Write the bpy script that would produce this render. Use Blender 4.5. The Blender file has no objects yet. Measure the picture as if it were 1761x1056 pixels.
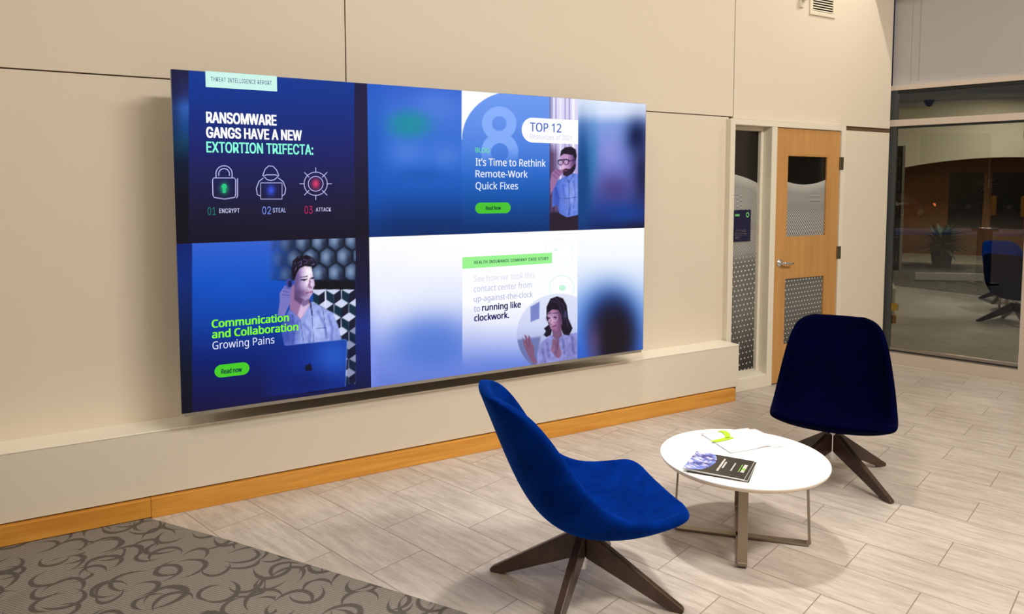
import bpy, bmesh, math, random, os
import numpy as np
from mathutils import Vector, Matrix
random.seed(7)
SC = bpy.context.scene
COL = SC.collection
PI = math.pi
R = math.radians

# ------------------------------------------------------------------ camera
F_PX, CY, PITCH, YAW, CH = 1245.0, 409.19, 0.0683159, 1.0553066, 1.65
cam_data = bpy.data.cameras.new('camera')
cam = bpy.data.objects.new('camera', cam_data)
COL.objects.link(cam)
cam_data.sensor_width = 36.0
cam_data.lens = F_PX / 1761.0 * 36.0
cam_data.shift_y = -(528.0 - CY) / 1761.0
cam_data.clip_end = 300
cam.location = (0, 0, CH)
cam.rotation_euler = (PI / 2 - PITCH, 0, YAW - PI / 2)
SC.camera = cam

# ------------------------------------------------------------------ world, exposure
SC.view_settings.view_transform = 'Standard'
SC.view_settings.look = 'None'
SC.view_settings.gamma = 1.0
SC.view_settings.use_curve_mapping = False
SC.view_settings.exposure = 0.0
world = bpy.data.worlds.new('night')
SC.world = world
world.use_nodes = True
world.node_tree.nodes['Background'].inputs['Color'].default_value = (0.010, 0.012, 0.028, 1)
world.node_tree.nodes['Background'].inputs['Strength'].default_value = 1.0


def area_light(name, loc, target, size, watts, color, size_y=None, spread=180, shape=None):
    d = bpy.data.lights.new(name, 'AREA')
    d.energy = watts
    d.color = color
    d.size = size
    if size_y:
        d.shape = 'RECTANGLE'
        d.size_y = size_y
    else:
        d.shape = 'DISK'
    d.spread = R(spread)
    o = bpy.data.objects.new(name, d)
    COL.objects.link(o)
    o.location = loc
    v = Vector(target) - Vector(loc)
    o.rotation_euler = v.to_track_quat('-Z', 'Y').to_euler()
    return o


WARM = (1.0, 0.92, 0.79)
NEUT = (1.0, 0.957, 0.875)
# recessed ceiling lamps of the lobby, plus one added bounce fill
area_light('ceiling_lamp_table', (2.2, 2.65, 4.5), (2.2, 2.6, 0), 0.30, 15, NEUT, spread=66)
area_light('ceiling_lamp_row', (3.2, -0.8, 4.55), (3.3, 1.4, 0.6), 2.8, 300, NEUT, size_y=0.6, spread=175)
area_light('ceiling_lamp_left', (-0.9, 0.4, 4.55), (-0.1, 2.2, 0.8), 1.0, 48, (1.0, 0.90, 0.74), size_y=0.5, spread=175)
area_light('ceiling_lamp_window', (5.83, 3.2, 4.52), (5.6, 3.5, 0), 0.09, 20, WARM, spread=160)
area_light('bounce_fill_back', (1.5, -2.2, 4.5), (1.8, -1.6, 0), 0.8, 40, WARM, spread=170)  # unseen fill, added to raise the overall bounce
area_light('ceiling_lamp_far', (-4.0, 1.2, 3.66), (-4.3, 1.6, 0), 0.4, 76, WARM, spread=170)


def point_light(name, loc, watts, color, radius=0.15):
    d = bpy.data.lights.new(name, 'POINT')
    d.energy = watts
    d.color = color
    d.shadow_soft_size = radius
    o = bpy.data.objects.new(name, d)
    COL.objects.link(o)
    o.location = loc
    return o


point_light('outdoor_fill_light', (40, 21, 8), 900, (1.0, 0.62, 0.35), 0.3)  # unseen warm lamp, added to light the car park
point_light('outdoor_fill_light', (22, 10, 7), 260, (0.75, 0.75, 1.0), 0.3)  # unseen cool lamp, added for the nearer outdoor objects


# ------------------------------------------------------------------ helpers
def link(o, parent=None):
    COL.objects.link(o)
    if parent is not None:
        o.parent = parent
    return o


def tag(o, label=None, cat=None, group=None, kind=None):
    if label: o['label'] = label
    if cat: o['category'] = cat
    if group: o['group'] = group
    if kind: o['kind'] = kind
    return o


def thing(name, label, cat, loc=(0, 0, 0), rz=0.0, group=None):
    o = bpy.data.objects.new(name, None)
    o.empty_display_size = 0.1
    COL.objects.link(o)
    o.location = loc
    o.rotation_euler = (0, 0, rz)
    return tag(o, label, cat, group)


def mesh_obj(name, bm, mat, parent=None, smooth=False, bevel=0.0, kind=None, bseg=2):
    me = bpy.data.meshes.new(name)
    bmesh.ops.recalc_face_normals(bm, faces=bm.faces)
    bm.to_mesh(me)
    bm.free()
    for m in (mat if isinstance(mat, (list, tuple)) else [mat]):
        me.materials.append(m)
    if smooth:
        for p in me.polygons: p.use_smooth = True
    o = bpy.data.objects.new(name, me)
    link(o, parent)
    if bevel > 0:
        b = o.modifiers.new('bevel', 'BEVEL')
        b.width = bevel
        b.segments = bseg
        b.limit_method = 'ANGLE'
        b.angle_limit = R(35)
    if kind: o['kind'] = kind
    return o


def box(bm, x0, x1, y0, y1, z0, z1, mi=0, M=None):
    vs = []
    for z in (z0, z1):
        for x, y in ((x0, y0), (x1, y0), (x1, y1), (x0, y1)):
            p = Vector((x, y, z))
            vs.append(bm.verts.new(M @ p if M else p))
    for f in ((0, 3, 2, 1), (4, 5, 6, 7), (0, 1, 5, 4), (1, 2, 6, 5), (2, 3, 7, 6), (3, 0, 4, 7)):
        fc = bm.faces.new([vs[i] for i in f])
        fc.material_index = mi
    return vs


def prism(bm, pts, axis, a0, a1, mi=0, M=None):
    """polygon pts (2D) extruded along axis between a0 and a1"""
    def P(p, a):
        if axis == 'x': v = Vector((a, p[0], p[1]))
        elif axis == 'y': v = Vector((p[0], a, p[1]))
        else: v = Vector((p[0], p[1], a))
        return M @ v if M else v
    A = [bm.verts.new(P(p, a0)) for p in pts]
    B = [bm.verts.new(P(p, a1)) for p in pts]
    n = len(pts)
    fs = [bm.faces.new(A), bm.faces.new(B[::-1])]
    for i in range(n):
        fs.append(bm.faces.new((A[i], B[i], B[(i + 1) % n], A[(i + 1) % n])))
    for f in fs: f.material_index = mi


def lathe(bm, prof, seg=32, c=(0, 0), mi=0, M=None):
    rings = []
    for r, z in prof:
        ring = []
        for i in range(seg):
            a = 2 * PI * i / seg
            v = Vector((c[0] + r * math.cos(a), c[1] + r * math.sin(a), z))
            ring.append(bm.verts.new(M @ v if M else v))
        rings.append(ring)
    for a, b in zip(rings, rings[1:]):
        for i in range(seg):
            f = bm.faces.new((a[i], a[(i + 1) % seg], b[(i + 1) % seg], b[i]))
            f.material_index = mi
    for ring in (rings[0], rings[-1]):
        f = bm.faces.new(ring)
        f.material_index = mi


def tube(bm, pts, r, seg=8, closed=False, mi=0):
    pts = [Vector(p) for p in pts]
    n = len(pts)
    rings = []
    up = Vector((0, 0, 1))
    prev = None
    for i, p in enumerate(pts):
        if closed: t = pts[(i + 1) % n] - pts[i - 1]
        else: t = pts[min(i + 1, n - 1)] - pts[max(i - 1, 0)]
        t.normalize()
        if prev is None:
            a = t.cross(up)
            if a.length < 1e-3: a = t.cross(Vector((1, 0, 0)))
        else:
            a = prev - t * prev.dot(t)
        a.normalize()
        prev = a
        b = t.cross(a)
        rr = r[i] if isinstance(r, (list, tuple)) else r
        rings.append([bm.verts.new(p + (a * math.cos(2 * PI * k / seg) + b * math.sin(2 * PI * k / seg)) * rr) for k in range(seg)])
    m = n if closed else n - 1
    for i in range(m):
        A, B = rings[i], rings[(i + 1) % n]
        for k in range(seg):
            bm.faces.new((A[k], A[(k + 1) % seg], B[(k + 1) % seg], B[k])).material_index = mi
    if not closed:
        bm.faces.new(rings[0]); bm.faces.new(rings[-1][::-1])


# ------------------------------------------------------------------ materials
def lin(c):
    return tuple(((v / 255.0) / 12.92 if v / 255.0 <= 0.04045 else ((v / 255.0 + 0.055) / 1.055) ** 2.4) for v in c)


class E:
    """a float socket with arithmetic that adds Math nodes"""
    nt = None

    def __init__(s, sock): s.s = sock

    @staticmethod
    def m(op, *a):
        n = E.nt.nodes.new('ShaderNodeMath')
        n.operation = op
        for i, v in enumerate(a):
            if isinstance(v, E): E.nt.links.new(v.s, n.inputs[i])
            else: n.inputs[i].default_value = v
        return E(n.outputs[0])

    def __add__(s, o): return E.m('ADD', s, o)
    __radd__ = __add__
    def __sub__(s, o): return E.m('SUBTRACT', s, o)
    def __rsub__(s, o): return E.m('SUBTRACT', o, s)
    def __mul__(s, o): return E.m('MULTIPLY', s, o)
    __rmul__ = __mul__
    def __truediv__(s, o): return E.m('DIVIDE', s, o)
    def __pow__(s, o): return E.m('POWER', s, o)
    def sin(s): return E.m('SINE', s)
    def fract(s): return E.m('FRACT', s)
    def abs(s): return E.m('ABSOLUTE', s)
    def sqrt(s): return E.m('SQRT', s)
    def lt(s, o): return E.m('LESS_THAN', s, o)
    def gt(s, o): return E.m('GREATER_THAN', s, o)
    def mx(s, o): return E.m('MAXIMUM', s, o)
    def mn(s, o): return E.m('MINIMUM', s, o)
    def floor(s): return E.m('FLOOR', s)
    def step(s, a, b):
        n = E.nt.nodes.new('ShaderNodeMapRange')
        n.interpolation_type = 'SMOOTHSTEP'
        E.nt.links.new(s.s, n.inputs['Value'])
        for k, v in (('From Min', a), ('From Max', b), ('To Min', 0.0), ('To Max', 1.0)):
            n.inputs[k].default_value = v
        return E(n.outputs['Result'])


def new_mat(name):
    m = bpy.data.materials.new(name)
    m.use_nodes = True
    E.nt = m.node_tree
    return m, m.node_tree, m.node_tree.nodes['Principled BSDF']


def coords(nt, kind='Object'):
    tc = nt.nodes.new('ShaderNodeTexCoord')
    sp = nt.nodes.new('ShaderNodeSeparateXYZ')
    nt.links.new(tc.outputs[kind], sp.inputs[0])
    return tc.outputs[kind], E(sp.outputs[0]), E(sp.outputs[1]), E(sp.outputs[2])


def comb(nt, x, y, z=0.0):
    n = nt.nodes.new('ShaderNodeCombineXYZ')
    for i, v in enumerate((x, y, z)):
        if isinstance(v, E): nt.links.new(v.s, n.inputs[i])
        else: n.inputs[i].default_value = v
    return n.outputs[0]


def noise(nt, vec, scale, detail=3.0, rough=0.5):
    n = nt.nodes.new('ShaderNodeTexNoise')
    nt.links.new(vec, n.inputs['Vector'])
    n.inputs['Scale'].default_value = scale
    n.inputs['Detail'].default_value = detail
    n.inputs['Roughness'].default_value = rough
    return E(n.outputs['Fac'])


def mixc(nt, fac, a, b):
    n = nt.nodes.new('ShaderNodeMix')
    n.data_type = 'RGBA'
    for s, v in ((n.inputs[0], fac), (n.inputs[6], a), (n.inputs[7], b)):
        if isinstance(v, E): nt.links.new(v.s, s)
        elif isinstance(v, bpy.types.NodeSocket): nt.links.new(v, s)
        elif isinstance(v, (int, float)): s.default_value = v
        else: s.default_value = (*v, 1)
    return n.outputs[2]


def bump(nt, bsdf, h, strength=0.2, dist=0.01):
    b = nt.nodes.new('ShaderNodeBump')
    b.inputs['Strength'].default_value = strength
    b.inputs['Distance'].default_value = dist
    nt.links.new(h.s, b.inputs['Height'])
    nt.links.new(b.outputs[0], bsdf.inputs['Normal'])


def plain(name, rgb, rough=0.5, metal=0.0, var=0.0, scale=20, spec=0.5, sheen=0.0):
    m, nt, b = new_mat(name)
    b.inputs['Roughness'].default_value = rough
    b.inputs['Metallic'].default_value = metal
    b.inputs['Specular IOR Level'].default_value = spec
    c = lin(rgb)
    if var > 0:
        v, *_ = coords(nt)
        f = noise(nt, v, scale)
        nt.links.new(mixc(nt, f, tuple(x * (1 - var) for x in c), tuple(min(1, x * (1 + var)) for x in c)), b.inputs['Base Color'])
    else:
        b.inputs['Base Color'].default_value = (*c, 1)
    return m


def emit(name, rgb, strength=1.0):
    m, nt, b = new_mat(name)
    b.inputs['Base Color'].default_value = (0, 0, 0, 1)
    b.inputs['Roughness'].default_value = 0.6
    b.inputs['Specular IOR Level'].default_value = 0.1
    b.inputs['Emission Color'].default_value = (*lin(rgb), 1)
    b.inputs['Emission Strength'].default_value = strength
    return m


def wood(name, c0, c1, axis='x', rough=0.4, stretch=14.0, scale=3.0):
    m, nt, b = new_mat(name)
    _, x, y, z = coords(nt)
    k = {'x': (1, stretch, stretch), 'y': (stretch, 1, stretch), 'z': (stretch, stretch, 1)}[axis]
    v = comb(nt, x * k[0], y * k[1], z * k[2])
    f = noise(nt, v, scale, 5, 0.6)
    g = noise(nt, v, scale * 0.35, 2)
    nt.links.new(mixc(nt, (f * 0.6 + g * 0.4).step(0.3, 0.7), lin(c0), lin(c1)), b.inputs['Base Color'])
    b.inputs['Roughness'].default_value = rough
    return m


M_WALL = plain('cream_paint', (229, 217, 199), 0.55, var=0.012, scale=1.2, spec=0.3)
M_LEDGE = plain('cream_ledge_paint', (226, 216, 199), 0.5, spec=0.3)
M_CAP = plain('ivory_ledge_cap', (250, 243, 228), 0.30)
M_FRAME = plain('cream_frame_enamel', (232, 224, 206), 0.38)
M_SEAM = plain('seam_shadow_gap', (104, 84, 58), 0.8)
M_CEIL = plain('ceiling_paint', (225, 220, 210), 0.8)
M_BASE = wood('maple_baseboard', (202, 134, 46), (226, 164, 72), 'x', 0.38, 16, 2.5)
M_DOOR = wood('maple_door', (190, 138, 78), (204, 153, 92), 'z', 0.4, 12, 2.0)
M_CHROME = plain('polished_chrome', (215, 215, 218), 0.12, 1.0)
M_STEEL = plain('brushed_steel', (170, 165, 158), 0.34, 1.0)
M_MEET = plain('dark_curtain', (34, 28, 28), 0.9)
M_HINGE = plain('dull_bronze_hinge', (110, 104, 88), 0.45, 0.8)
M_ALU = plain('warm_grey_window_rail', (196, 182, 168), 0.5)
M_GASKET = plain('black_gasket', (18, 22, 24), 0.5)
M_DARKMULL = plain('dark_bronze_mullion', (62, 66, 66), 0.4)
M_BULK = plain('grey_white_panel', (180, 176, 175), 0.6)
M_WHITE = plain('white_laminate', (250, 250, 250), 0.22)
M_EDGE = plain('pale_table_edge', (226, 210, 192), 0.4)
M_LEG = plain('taupe_metal', (150, 138, 122), 0.32, 0.75)
M_BRONZE = wood('dark_bronze_legs', (58, 42, 32), (74, 54, 42), 'x', 0.32, 10, 4)
M_BLACK = plain('black_plastic', (16, 16, 18), 0.4)
M_CABINET = plain('dark_screen_cabinet', (30, 28, 27), 0.45)
M_RIM = plain('silver_screen_rim', (170, 165, 155), 0.35, 0.6)
M_PAPER = plain('white_paper', (248, 246, 248), 0.6)
M_PAGES = plain('page_edges', (245, 246, 244), 0.7)
M_GREEN = plain('lime_ink', (176, 226, 40), 0.5)
M_COVER = plain('charcoal_cover', (44, 40, 36), 0.3)
M_SIGN = plain('navy_sign', (5, 7, 58), 0.35)
M_SIGNTXT = plain('sign_lettering', (230, 225, 230), 0.5)
M_SIGNGRN = plain('sign_green', (120, 220, 130), 0.5)
M_VENTDARK = plain('vent_interior', (12, 12, 14), 0.7)
M_VENT = plain('cream_vent_frame', (232, 222, 200), 0.5)


def velvet(name, base, sheen_col, sheen=0.6):
    m, nt, b = new_mat(name)
    v, x, y, z = coords(nt)
    f = noise(nt, v, 9, 4, 0.6)
    g = noise(nt, v, 260, 2, 0.5)
    nt.links.new(mixc(nt, f.step(0.35, 0.7), tuple(c * 0.8 for c in base), tuple(c * 1.25 for c in base)), b.inputs['Base Color'])
    b.inputs['Roughness'].default_value = 0.85
    b.inputs['Specular IOR Level'].default_value = 0.02
    b.inputs['Sheen Weight'].default_value = sheen
    b.inputs['Sheen Roughness'].default_value = 0.35
    b.inputs['Sheen Tint'].default_value = (*sheen_col, 1)
    bump(nt, b, g, 0.15, 0.002)
    return m


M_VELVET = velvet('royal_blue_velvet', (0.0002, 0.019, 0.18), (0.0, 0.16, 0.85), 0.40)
M_VELVET_SHADED = velvet('royal_blue_velvet_shaded', (0.0001, 0.0006, 0.014), (0.0, 0.03, 0.40), 0.05)  # same blue velvet, its shaded look put into a darker colour
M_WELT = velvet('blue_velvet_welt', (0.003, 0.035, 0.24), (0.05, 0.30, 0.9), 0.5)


def floor_mat():
    m, nt, b = new_mat('travertine_plank_tile')
    _, x, y, z = coords(nt)
    ca, sa = math.cos(R(17.6)), math.sin(R(17.6))
    L, Wd = 0.588, 0.289
    s = x * ca + y * sa
    t = y * ca - x * sa
    v = comb(nt, t - (3.07 + L / 2), s - 1.785 + Wd * 40, 0.0)
    br = nt.nodes.new('ShaderNodeTexBrick')
    nt.links.new(v, br.inputs['Vector'])
    br.offset = 0.5
    br.offset_frequency = 2
    br.squash = 1.0
    br.inputs['Scale'].default_value = 1.0
    br.inputs['Mortar Size'].default_value = 0.0022
    br.inputs['Mortar Smooth'].default_value = 0.1
    br.inputs['Brick Width'].default_value = L
    br.inputs['Row Height'].default_value = Wd
    br.inputs['Color1'].default_value = (0, 0, 0, 1)
    br.inputs['Color2'].default_value = (1, 1, 1, 1)
    br.inputs['Mortar'].default_value = (0.5, 0.5, 0.5, 1)
    sep = nt.nodes.new('ShaderNodeSeparateColor')
    nt.links.new(br.outputs['Color'], sep.inputs[0])
    rnd = E(sep.outputs[0])
    gv = comb(nt, t * 1.0 + rnd * 17.0, s * 6.5 + rnd * 31.0, 0.0)
    g1 = noise(nt, gv, 3.2, 6, 0.62)
    g2 = noise(nt, gv, 11.0, 5, 0.7)
    g3 = noise(nt, comb(nt, t, s, 0.0), 2.2, 3, 0.5)
    gr = (g1 * 0.5 + g2 * 0.35 + g3 * 0.25).step(0.36, 0.74)
    c = mixc(nt, gr, lin((168, 156, 146)), lin((214, 204, 194)))
    c = mixc(nt, (g1.step(0.58, 0.75)) * 0.35, c, lin((180, 152, 134)))
    c = mixc(nt, rnd * 0.16, c, lin((150, 132, 118)))
    c = mixc(nt, E(br.outputs['Fac']) * 0.75, c, lin((112, 92, 76)))
    nt.links.new(c, b.inputs['Base Color'])
    b.inputs['Roughness'].default_value = 0.42
    b.inputs['Specular IOR Level'].default_value = 0.35
    bump(nt, b, E(br.outputs['Fac']) * -1.0 + g2 * 0.12, 0.25, 0.002)
    return m


def carpet_mat():
    m, nt, b = new_mat('swirl_carpet')
    _, x, y, z = coords(nt)
    fib = noise(nt, comb(nt, x, y, 0.0), 420, 2, 0.6)
    warpv = noise(nt, comb(nt, x, y, 0.0), 3.0, 1)
    tot = None
    for k, (sc, ox, oy, rad) in enumerate(((4.6, 0.0, 0.0, 0.36), (4.2, 3.7, 8.1, 0.40), (4.9, 9.3, 2.2, 0.33), (4.4, 14.1, 5.7, 0.38))):
        px = x * sc + ox + warpv * 0.5
        py = y * sc + oy
        vo = nt.nodes.new('ShaderNodeTexVoronoi')
        vo.voronoi_dimensions = '2D'
        vo.inputs['Scale'].default_value = 1.0
        vo.inputs['Randomness'].default_value = 0.55
        nt.links.new(comb(nt, px, py), vo.inputs['Vector'])
        sp = nt.nodes.new('ShaderNodeSeparateXYZ')
        nt.links.new(vo.outputs['Position'], sp.inputs[0])
        dx, dy = px - E(sp.outputs[0]), py - E(sp.outputs[1])
        sc_ = nt.nodes.new('ShaderNodeSeparateColor')
        nt.links.new(vo.outputs['Color'], sc_.inputs[0])
        th = E(sc_.outputs[0]) * 6.283
        cth, sth = E.m('COSINE', th), th.sin()
        u = (dx * cth + dy * sth)
        w = (dy * cth - dx * sth) * 1.25
        d = (u * u + w * w).sqrt()
        # arc thick at its middle, thinning out to both ends
        gate = (u / (d + 0.001)).step(-0.35, 0.9)
        ring = 1.0 - ((d - rad).abs() / (gate * 0.062 + 0.002)).mn(1.0)
        ring = ring.step(0.0, 0.5) * gate.gt(0.03)
        tot = ring if tot is None else tot.mx(ring)
    diag = ((x * 1.0 + y * 0.8) * 430.0).sin() * 0.5 + 0.5
    base = mixc(nt, (fib * 0.85 + diag * 0.15).step(0.3, 0.72), lin((104, 98, 92)), lin((162, 154, 145)))
    c = mixc(nt, tot * 0.66, base, lin((58, 52, 49)))
    nt.links.new(c, b.inputs['Base Color'])
    b.inputs['Roughness'].default_value = 0.95
    b.inputs['Specular IOR Level'].default_value = 0.05
    bump(nt, b, fib, 0.5, 0.004)
    return m


def glass_mat(name, refl, tint=(1, 1, 1), rtint=(1, 1, 1), rough=0.0):
    m, nt, b = new_mat(name)
    nt.nodes.remove(b)
    tr = nt.nodes.new('ShaderNodeBsdfTransparent')
    tr.inputs[0].default_value = (*tint, 1)
    gl = nt.nodes.new('ShaderNodeBsdfGlossy')
    gl.inputs['Color'].default_value = (*rtint, 1)
    gl.inputs['Roughness'].default_value = rough
    fr = nt.nodes.new('ShaderNodeLayerWeight')
    fr.inputs['Blend'].default_value = 0.2
    mx = nt.nodes.new('ShaderNodeMixShader')
    f = E(fr.outputs['Fresnel']) * 0.4 + refl
    nt.links.new(f.mn(1.0).s, mx.inputs[0])
    nt.links.new(tr.outputs[0], mx.inputs[1])
    nt.links.new(gl.outputs[0], mx.inputs[2])
    nt.links.new(mx.outputs[0], nt.nodes['Material Output'].inputs[0])
    return m


def film_mat(name, mode):
    """clear glass over a dark room, carrying a white halftone film whose dots swell upward into bands"""
    m, nt, b = new_mat(name)
    _, x, y, z = coords(nt)
    if mode == 'sidelight':
        u = x - 4.35
        top = 1.775 - u * 0.03 - u * u * 0.45
        warp = ((z * 3.6 + u * 3.0).sin() * 0.020) + ((z * 9.0).sin() * 0.006)
        bot = 0.12
    else:
        u = x - 5.24
        top = 1.685 + u * u * 0.55 + u * 0.04
        warp = ((z * 5.0 + u * 3.5).sin() * 0.018) + (u * (z - 1.0) * 0.5)
        bot = 0.12
    h = ((z - bot) / 1.6).mx(0.0).mn(1.0)          # 0 low, 1 high
    # low: staggered dots; middle: curving streaks; high: fine rows
    if mode == 'sidelight':
        rows = z * 21.0 + (h ** 3.0) * 10.0 - u * 1.5
        colsx = (x + z * 0.05) * 24.0 + rows.floor() * 0.5
        bend = (x - ((z - 0.85).mx(0.0) ** 2.0) * 0.9) * 58.0
        b0, b1, t0, t1 = 0.98, 1.16, 1.28, 1.40
    else:
        rows = z * 27.0 - u * 0.8
        colsx = (x + z * 0.03) * 27.0 + rows.floor() * 0.5
        bend = (x - ((z - 1.0).mx(0.0) ** 2.0) * 1.1) * 42.0
        b0, b1, t0, t1 = 0.95, 1.15, 1.42, 1.56
    fx = colsx.fract() - 0.5
    fz = rows.fract() - 0.5
    d = (fx * fx + fz * fz).sqrt()
    rad = h * 0.10 + 0.125
    dot = 1.0 - E.m('SUBTRACT', d, rad).step(-0.03, 0.05)
    lines = 1.0 - ((bend.fract() - 0.5).abs() - 0.20).step(-0.06, 0.08)
    fr2 = ((z - (u - 0.1) * (u - 0.1) * 0.6 + (u * 9.0).sin() * 0.008) * 92.0).fract() - 0.5
    fcol = (bend * 1.4).fract() - 0.5
    fine = (1.0 - (fr2.abs() - 0.24).step(-0.08, 0.08)) * ((1.0 - (fcol.abs() - 0.3).step(-0.1, 0.1)) * 0.45 + 0.5)
    mid = z.step(b0, b1)
    hi = z.step(t0, t1)
    pat = dot * (1.0 - mid) + lines * mid * 0.85
    pat = pat * (1.0 - hi) + fine * hi
    inside = (top - z).step(0.0, 0.004)
    edge = (1.0 - ((top - z) - 0.07).step(-0.07, 0.07)) * inside * 0.55
    haze = h.step(0.0, 0.35) * 0.16 + 0.03
    cov = (pat * 0.9).mx(edge).mx(haze) * inside
    base = mixc(nt, cov, lin((10, 8, 8)), lin((226, 226, 222)))
    nt.links.new(base, b.inputs['Base Color'])
    b.inputs['Roughness'].default_value = 0.08
    b.inputs['Specular IOR Level'].default_value = 0.45
    return m


M_FLOOR = floor_mat()
M_CARPET = carpet_mat()
M_GLASS = glass_mat('window_glass', 0.235, (0.80, 0.84, 0.82), (0.86, 0.90, 0.78))
M_CLEAR = glass_mat('clear_door_glass', 0.01, (0.97, 0.98, 0.97))
M_FILM1 = film_mat('halftone_film_sidelight', 'sidelight')
M_FILM2 = film_mat('halftone_film_door', 'door')

# ------------------------------------------------------------------ the setting
YW = 4.17                                     # face of the screen wall
WA = Vector((6.477, 4.081, 0))                # foot of the window wall
WD = Vector((0.30902, -0.95106, 0))             # along it, towards the right
WN = Vector((-0.95106, -0.30902, 0))            # into the room
WM = Matrix(((WD.x, -WN.x, 0, WA.x), (WD.y, -WN.y, 0, WA.y), (0, 0, 1, 0), (0, 0, 0, 1)))  # local x along, y outward
CEIL = 4.6


def wpt(t, o=0.0):
    p = WA + WD * t - WN * o
    return (p.x, p.y)


bm = bmesh.new()
prism(bm, [(-9, -5), (wpt(9.6)[0], wpt(9.6)[1]), wpt(-0.2), (6.3, 4.4), (-9, 4.4)], 'z', -0.06, 0.0)
fl = mesh_obj('floor', bm, M_FLOOR, kind='structure')
bm = bmesh.new()
prism(bm, [(0.155, 3.953), (0.49, 3.48), (1.176, 2.445), (1.20, 2.38), (1.20, -3.5), (-4.2, -3.5), (-4.2, 4.168), (-0.70, 4.168), (-0.70, 3.953)], 'z', 0.0, 0.006)
tag(mesh_obj('carpet', bm, M_CARPET), 'grey brown carpet with dark swirl pattern at the lower left of the tile floor', 'carpet')

# screen wall: cream panels with open seams over a dark backing
bm = bmesh.new()
g = 0.004
def panel(x0, x1, z0, z1):
    box(bm, x0 + g, x1 - g, YW, YW + 0.02, z0 + g, z1 - g)
panel(-9, 1.257, 2.214, CEIL)
panel(1.257, 4.375, 2.214, CEIL)
panel(4.375, 6.40, 2.20, CEIL)
panel(-9, 4.33, 0.30, 2.214)
panel(5.68, 6.40, 0.0, 2.168)
wall = mesh_obj('wall_back', bm, M_WALL, kind='structure')
bm = bmesh.new()
box(bm, -9, 4.31, YW + 0.021, YW + 0.10, 0, CEIL)
box(bm, 5.70, 6.43, YW + 0.021, YW + 0.10, 0, CEIL)
box(bm, 4.31, 5.70, YW + 0.021, YW + 0.10, 2.19, CEIL)
mesh_obj('seam_backing', bm, M_SEAM, wall)

# ledge (low boxed-out wainscot) and baseboard
bm = bmesh.new()
box(bm, -0.75, 4.285, 3.975, YW, 0.108, 0.430)
ledge = mesh_obj('trim_1', bm, M_LEDGE, kind='structure')
bm = bmesh.new()
box(bm, -0.75, 4.287, 3.972, YW, 0.430, 0.438)
mesh_obj('ledge_cap', bm, M_CAP, ledge, bevel=0.002)
bm = bmesh.new()
box(bm, -0.75, 4.28, 3.995, YW, 0.0, 0.108)
mesh_obj('trim_2', bm, M_SEAM, kind='structure')
bm = bmesh.new()
box(bm, -0.75, 0.1645, 3.953, 3.994, 0.007, 0.1)
box(bm, 0.1655, 2.20, 3.953, 3.994, 0.0, 0.1)
box(bm, 2.2012, 4.235, 3.953, 3.994, 0.0, 0.1)
mesh_obj('baseboard_back', bm, M_BASE, kind='structure', bevel=0.003)

# door frame with sidelight
fy0, fy1 = 4.118, 4.30
frame = bmesh.new()
b_ = frame
box(b_, 4.300, 4.352, fy0, fy1, 0, 2.196)
box(b_, 4.352, 5.645, fy0, fy1, 2.150, 2.196)
box(b_, 5.645, 5.702, fy0, fy1, 0, 2.196)
box(b_, 4.768, 4.832, fy0, fy1, 0, 2.150)
prism(b_, [(fy0, 0.0), (fy1, 0.0), (fy1, 0.135), (4.235, 0.135), (fy0, 0.108)], 'x', 4.352, 4.768)
box(b_, 4.738, 4.768, 4.205, fy1, 0.10, 2.150)       # glazing stop on the right
box(b_, 4.352, 4.738, 4.205, fy1, 2.118, 2.150)      # glazing stop on top
door_frame = mesh_obj('trim_3', frame, M_FRAME, kind='structure', bevel=0.004)

bm = bmesh.new()
box(bm, 4.352, 4.738, 4.235, 4.243, 0.128, 2.13)
win1 = mesh_obj('window_1', bm, M_FILM1, kind='structure')

# maple door with two glazed openings
dx0, dx1, dy0, dy1 = 4.838, 5.640, 4.132, 4.176
bm = bmesh.new()
gl = (4.972, 5.492)
z = [0.012, 0.32, 0.90, 1.232, 1.932, 2.145]
box(bm, dx0, gl[0], dy0, dy1, z[0], z[5])
box(bm, gl[1], dx1, dy0, dy1, z[0], z[5])
box(bm, gl[0], gl[1], dy0, dy1, z[0], z[1])
box(bm, gl[0], gl[1], dy0, dy1, z[2], z[3])
box(bm, gl[0], gl[1], dy0, dy1, z[4], z[5])
bmesh.ops.remove_doubles(bm, verts=bm.verts, dist=1e-5)
door = mesh_obj('door_1', bm, M_DOOR, kind='structure')
for nm, za, zb in (('upper', z[3], z[4]), ('lower', z[1], z[2])):
    bm = bmesh.new()
    box(bm, gl[0] - 0.004, gl[1] + 0.004, 4.150, 4.158, za - 0.004, zb + 0.004)
    o = mesh_obj('door_glass', bm, M_FILM2, door)
    bm = bmesh.new()
    w_ = 0.012
    for q in ((gl[0], gl[1], za, za + w_), (gl[0], gl[1], zb - w_, zb), (gl[0], gl[0] + w_, za + w_, zb - w_), (gl[1] - w_, gl[1], za + w_, zb - w_)):
        box(bm, q[0], q[1], 4.134, 4.149, q[2], q[3])
    mesh_obj('glazing_bead', bm, M_DOOR, door)
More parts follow.
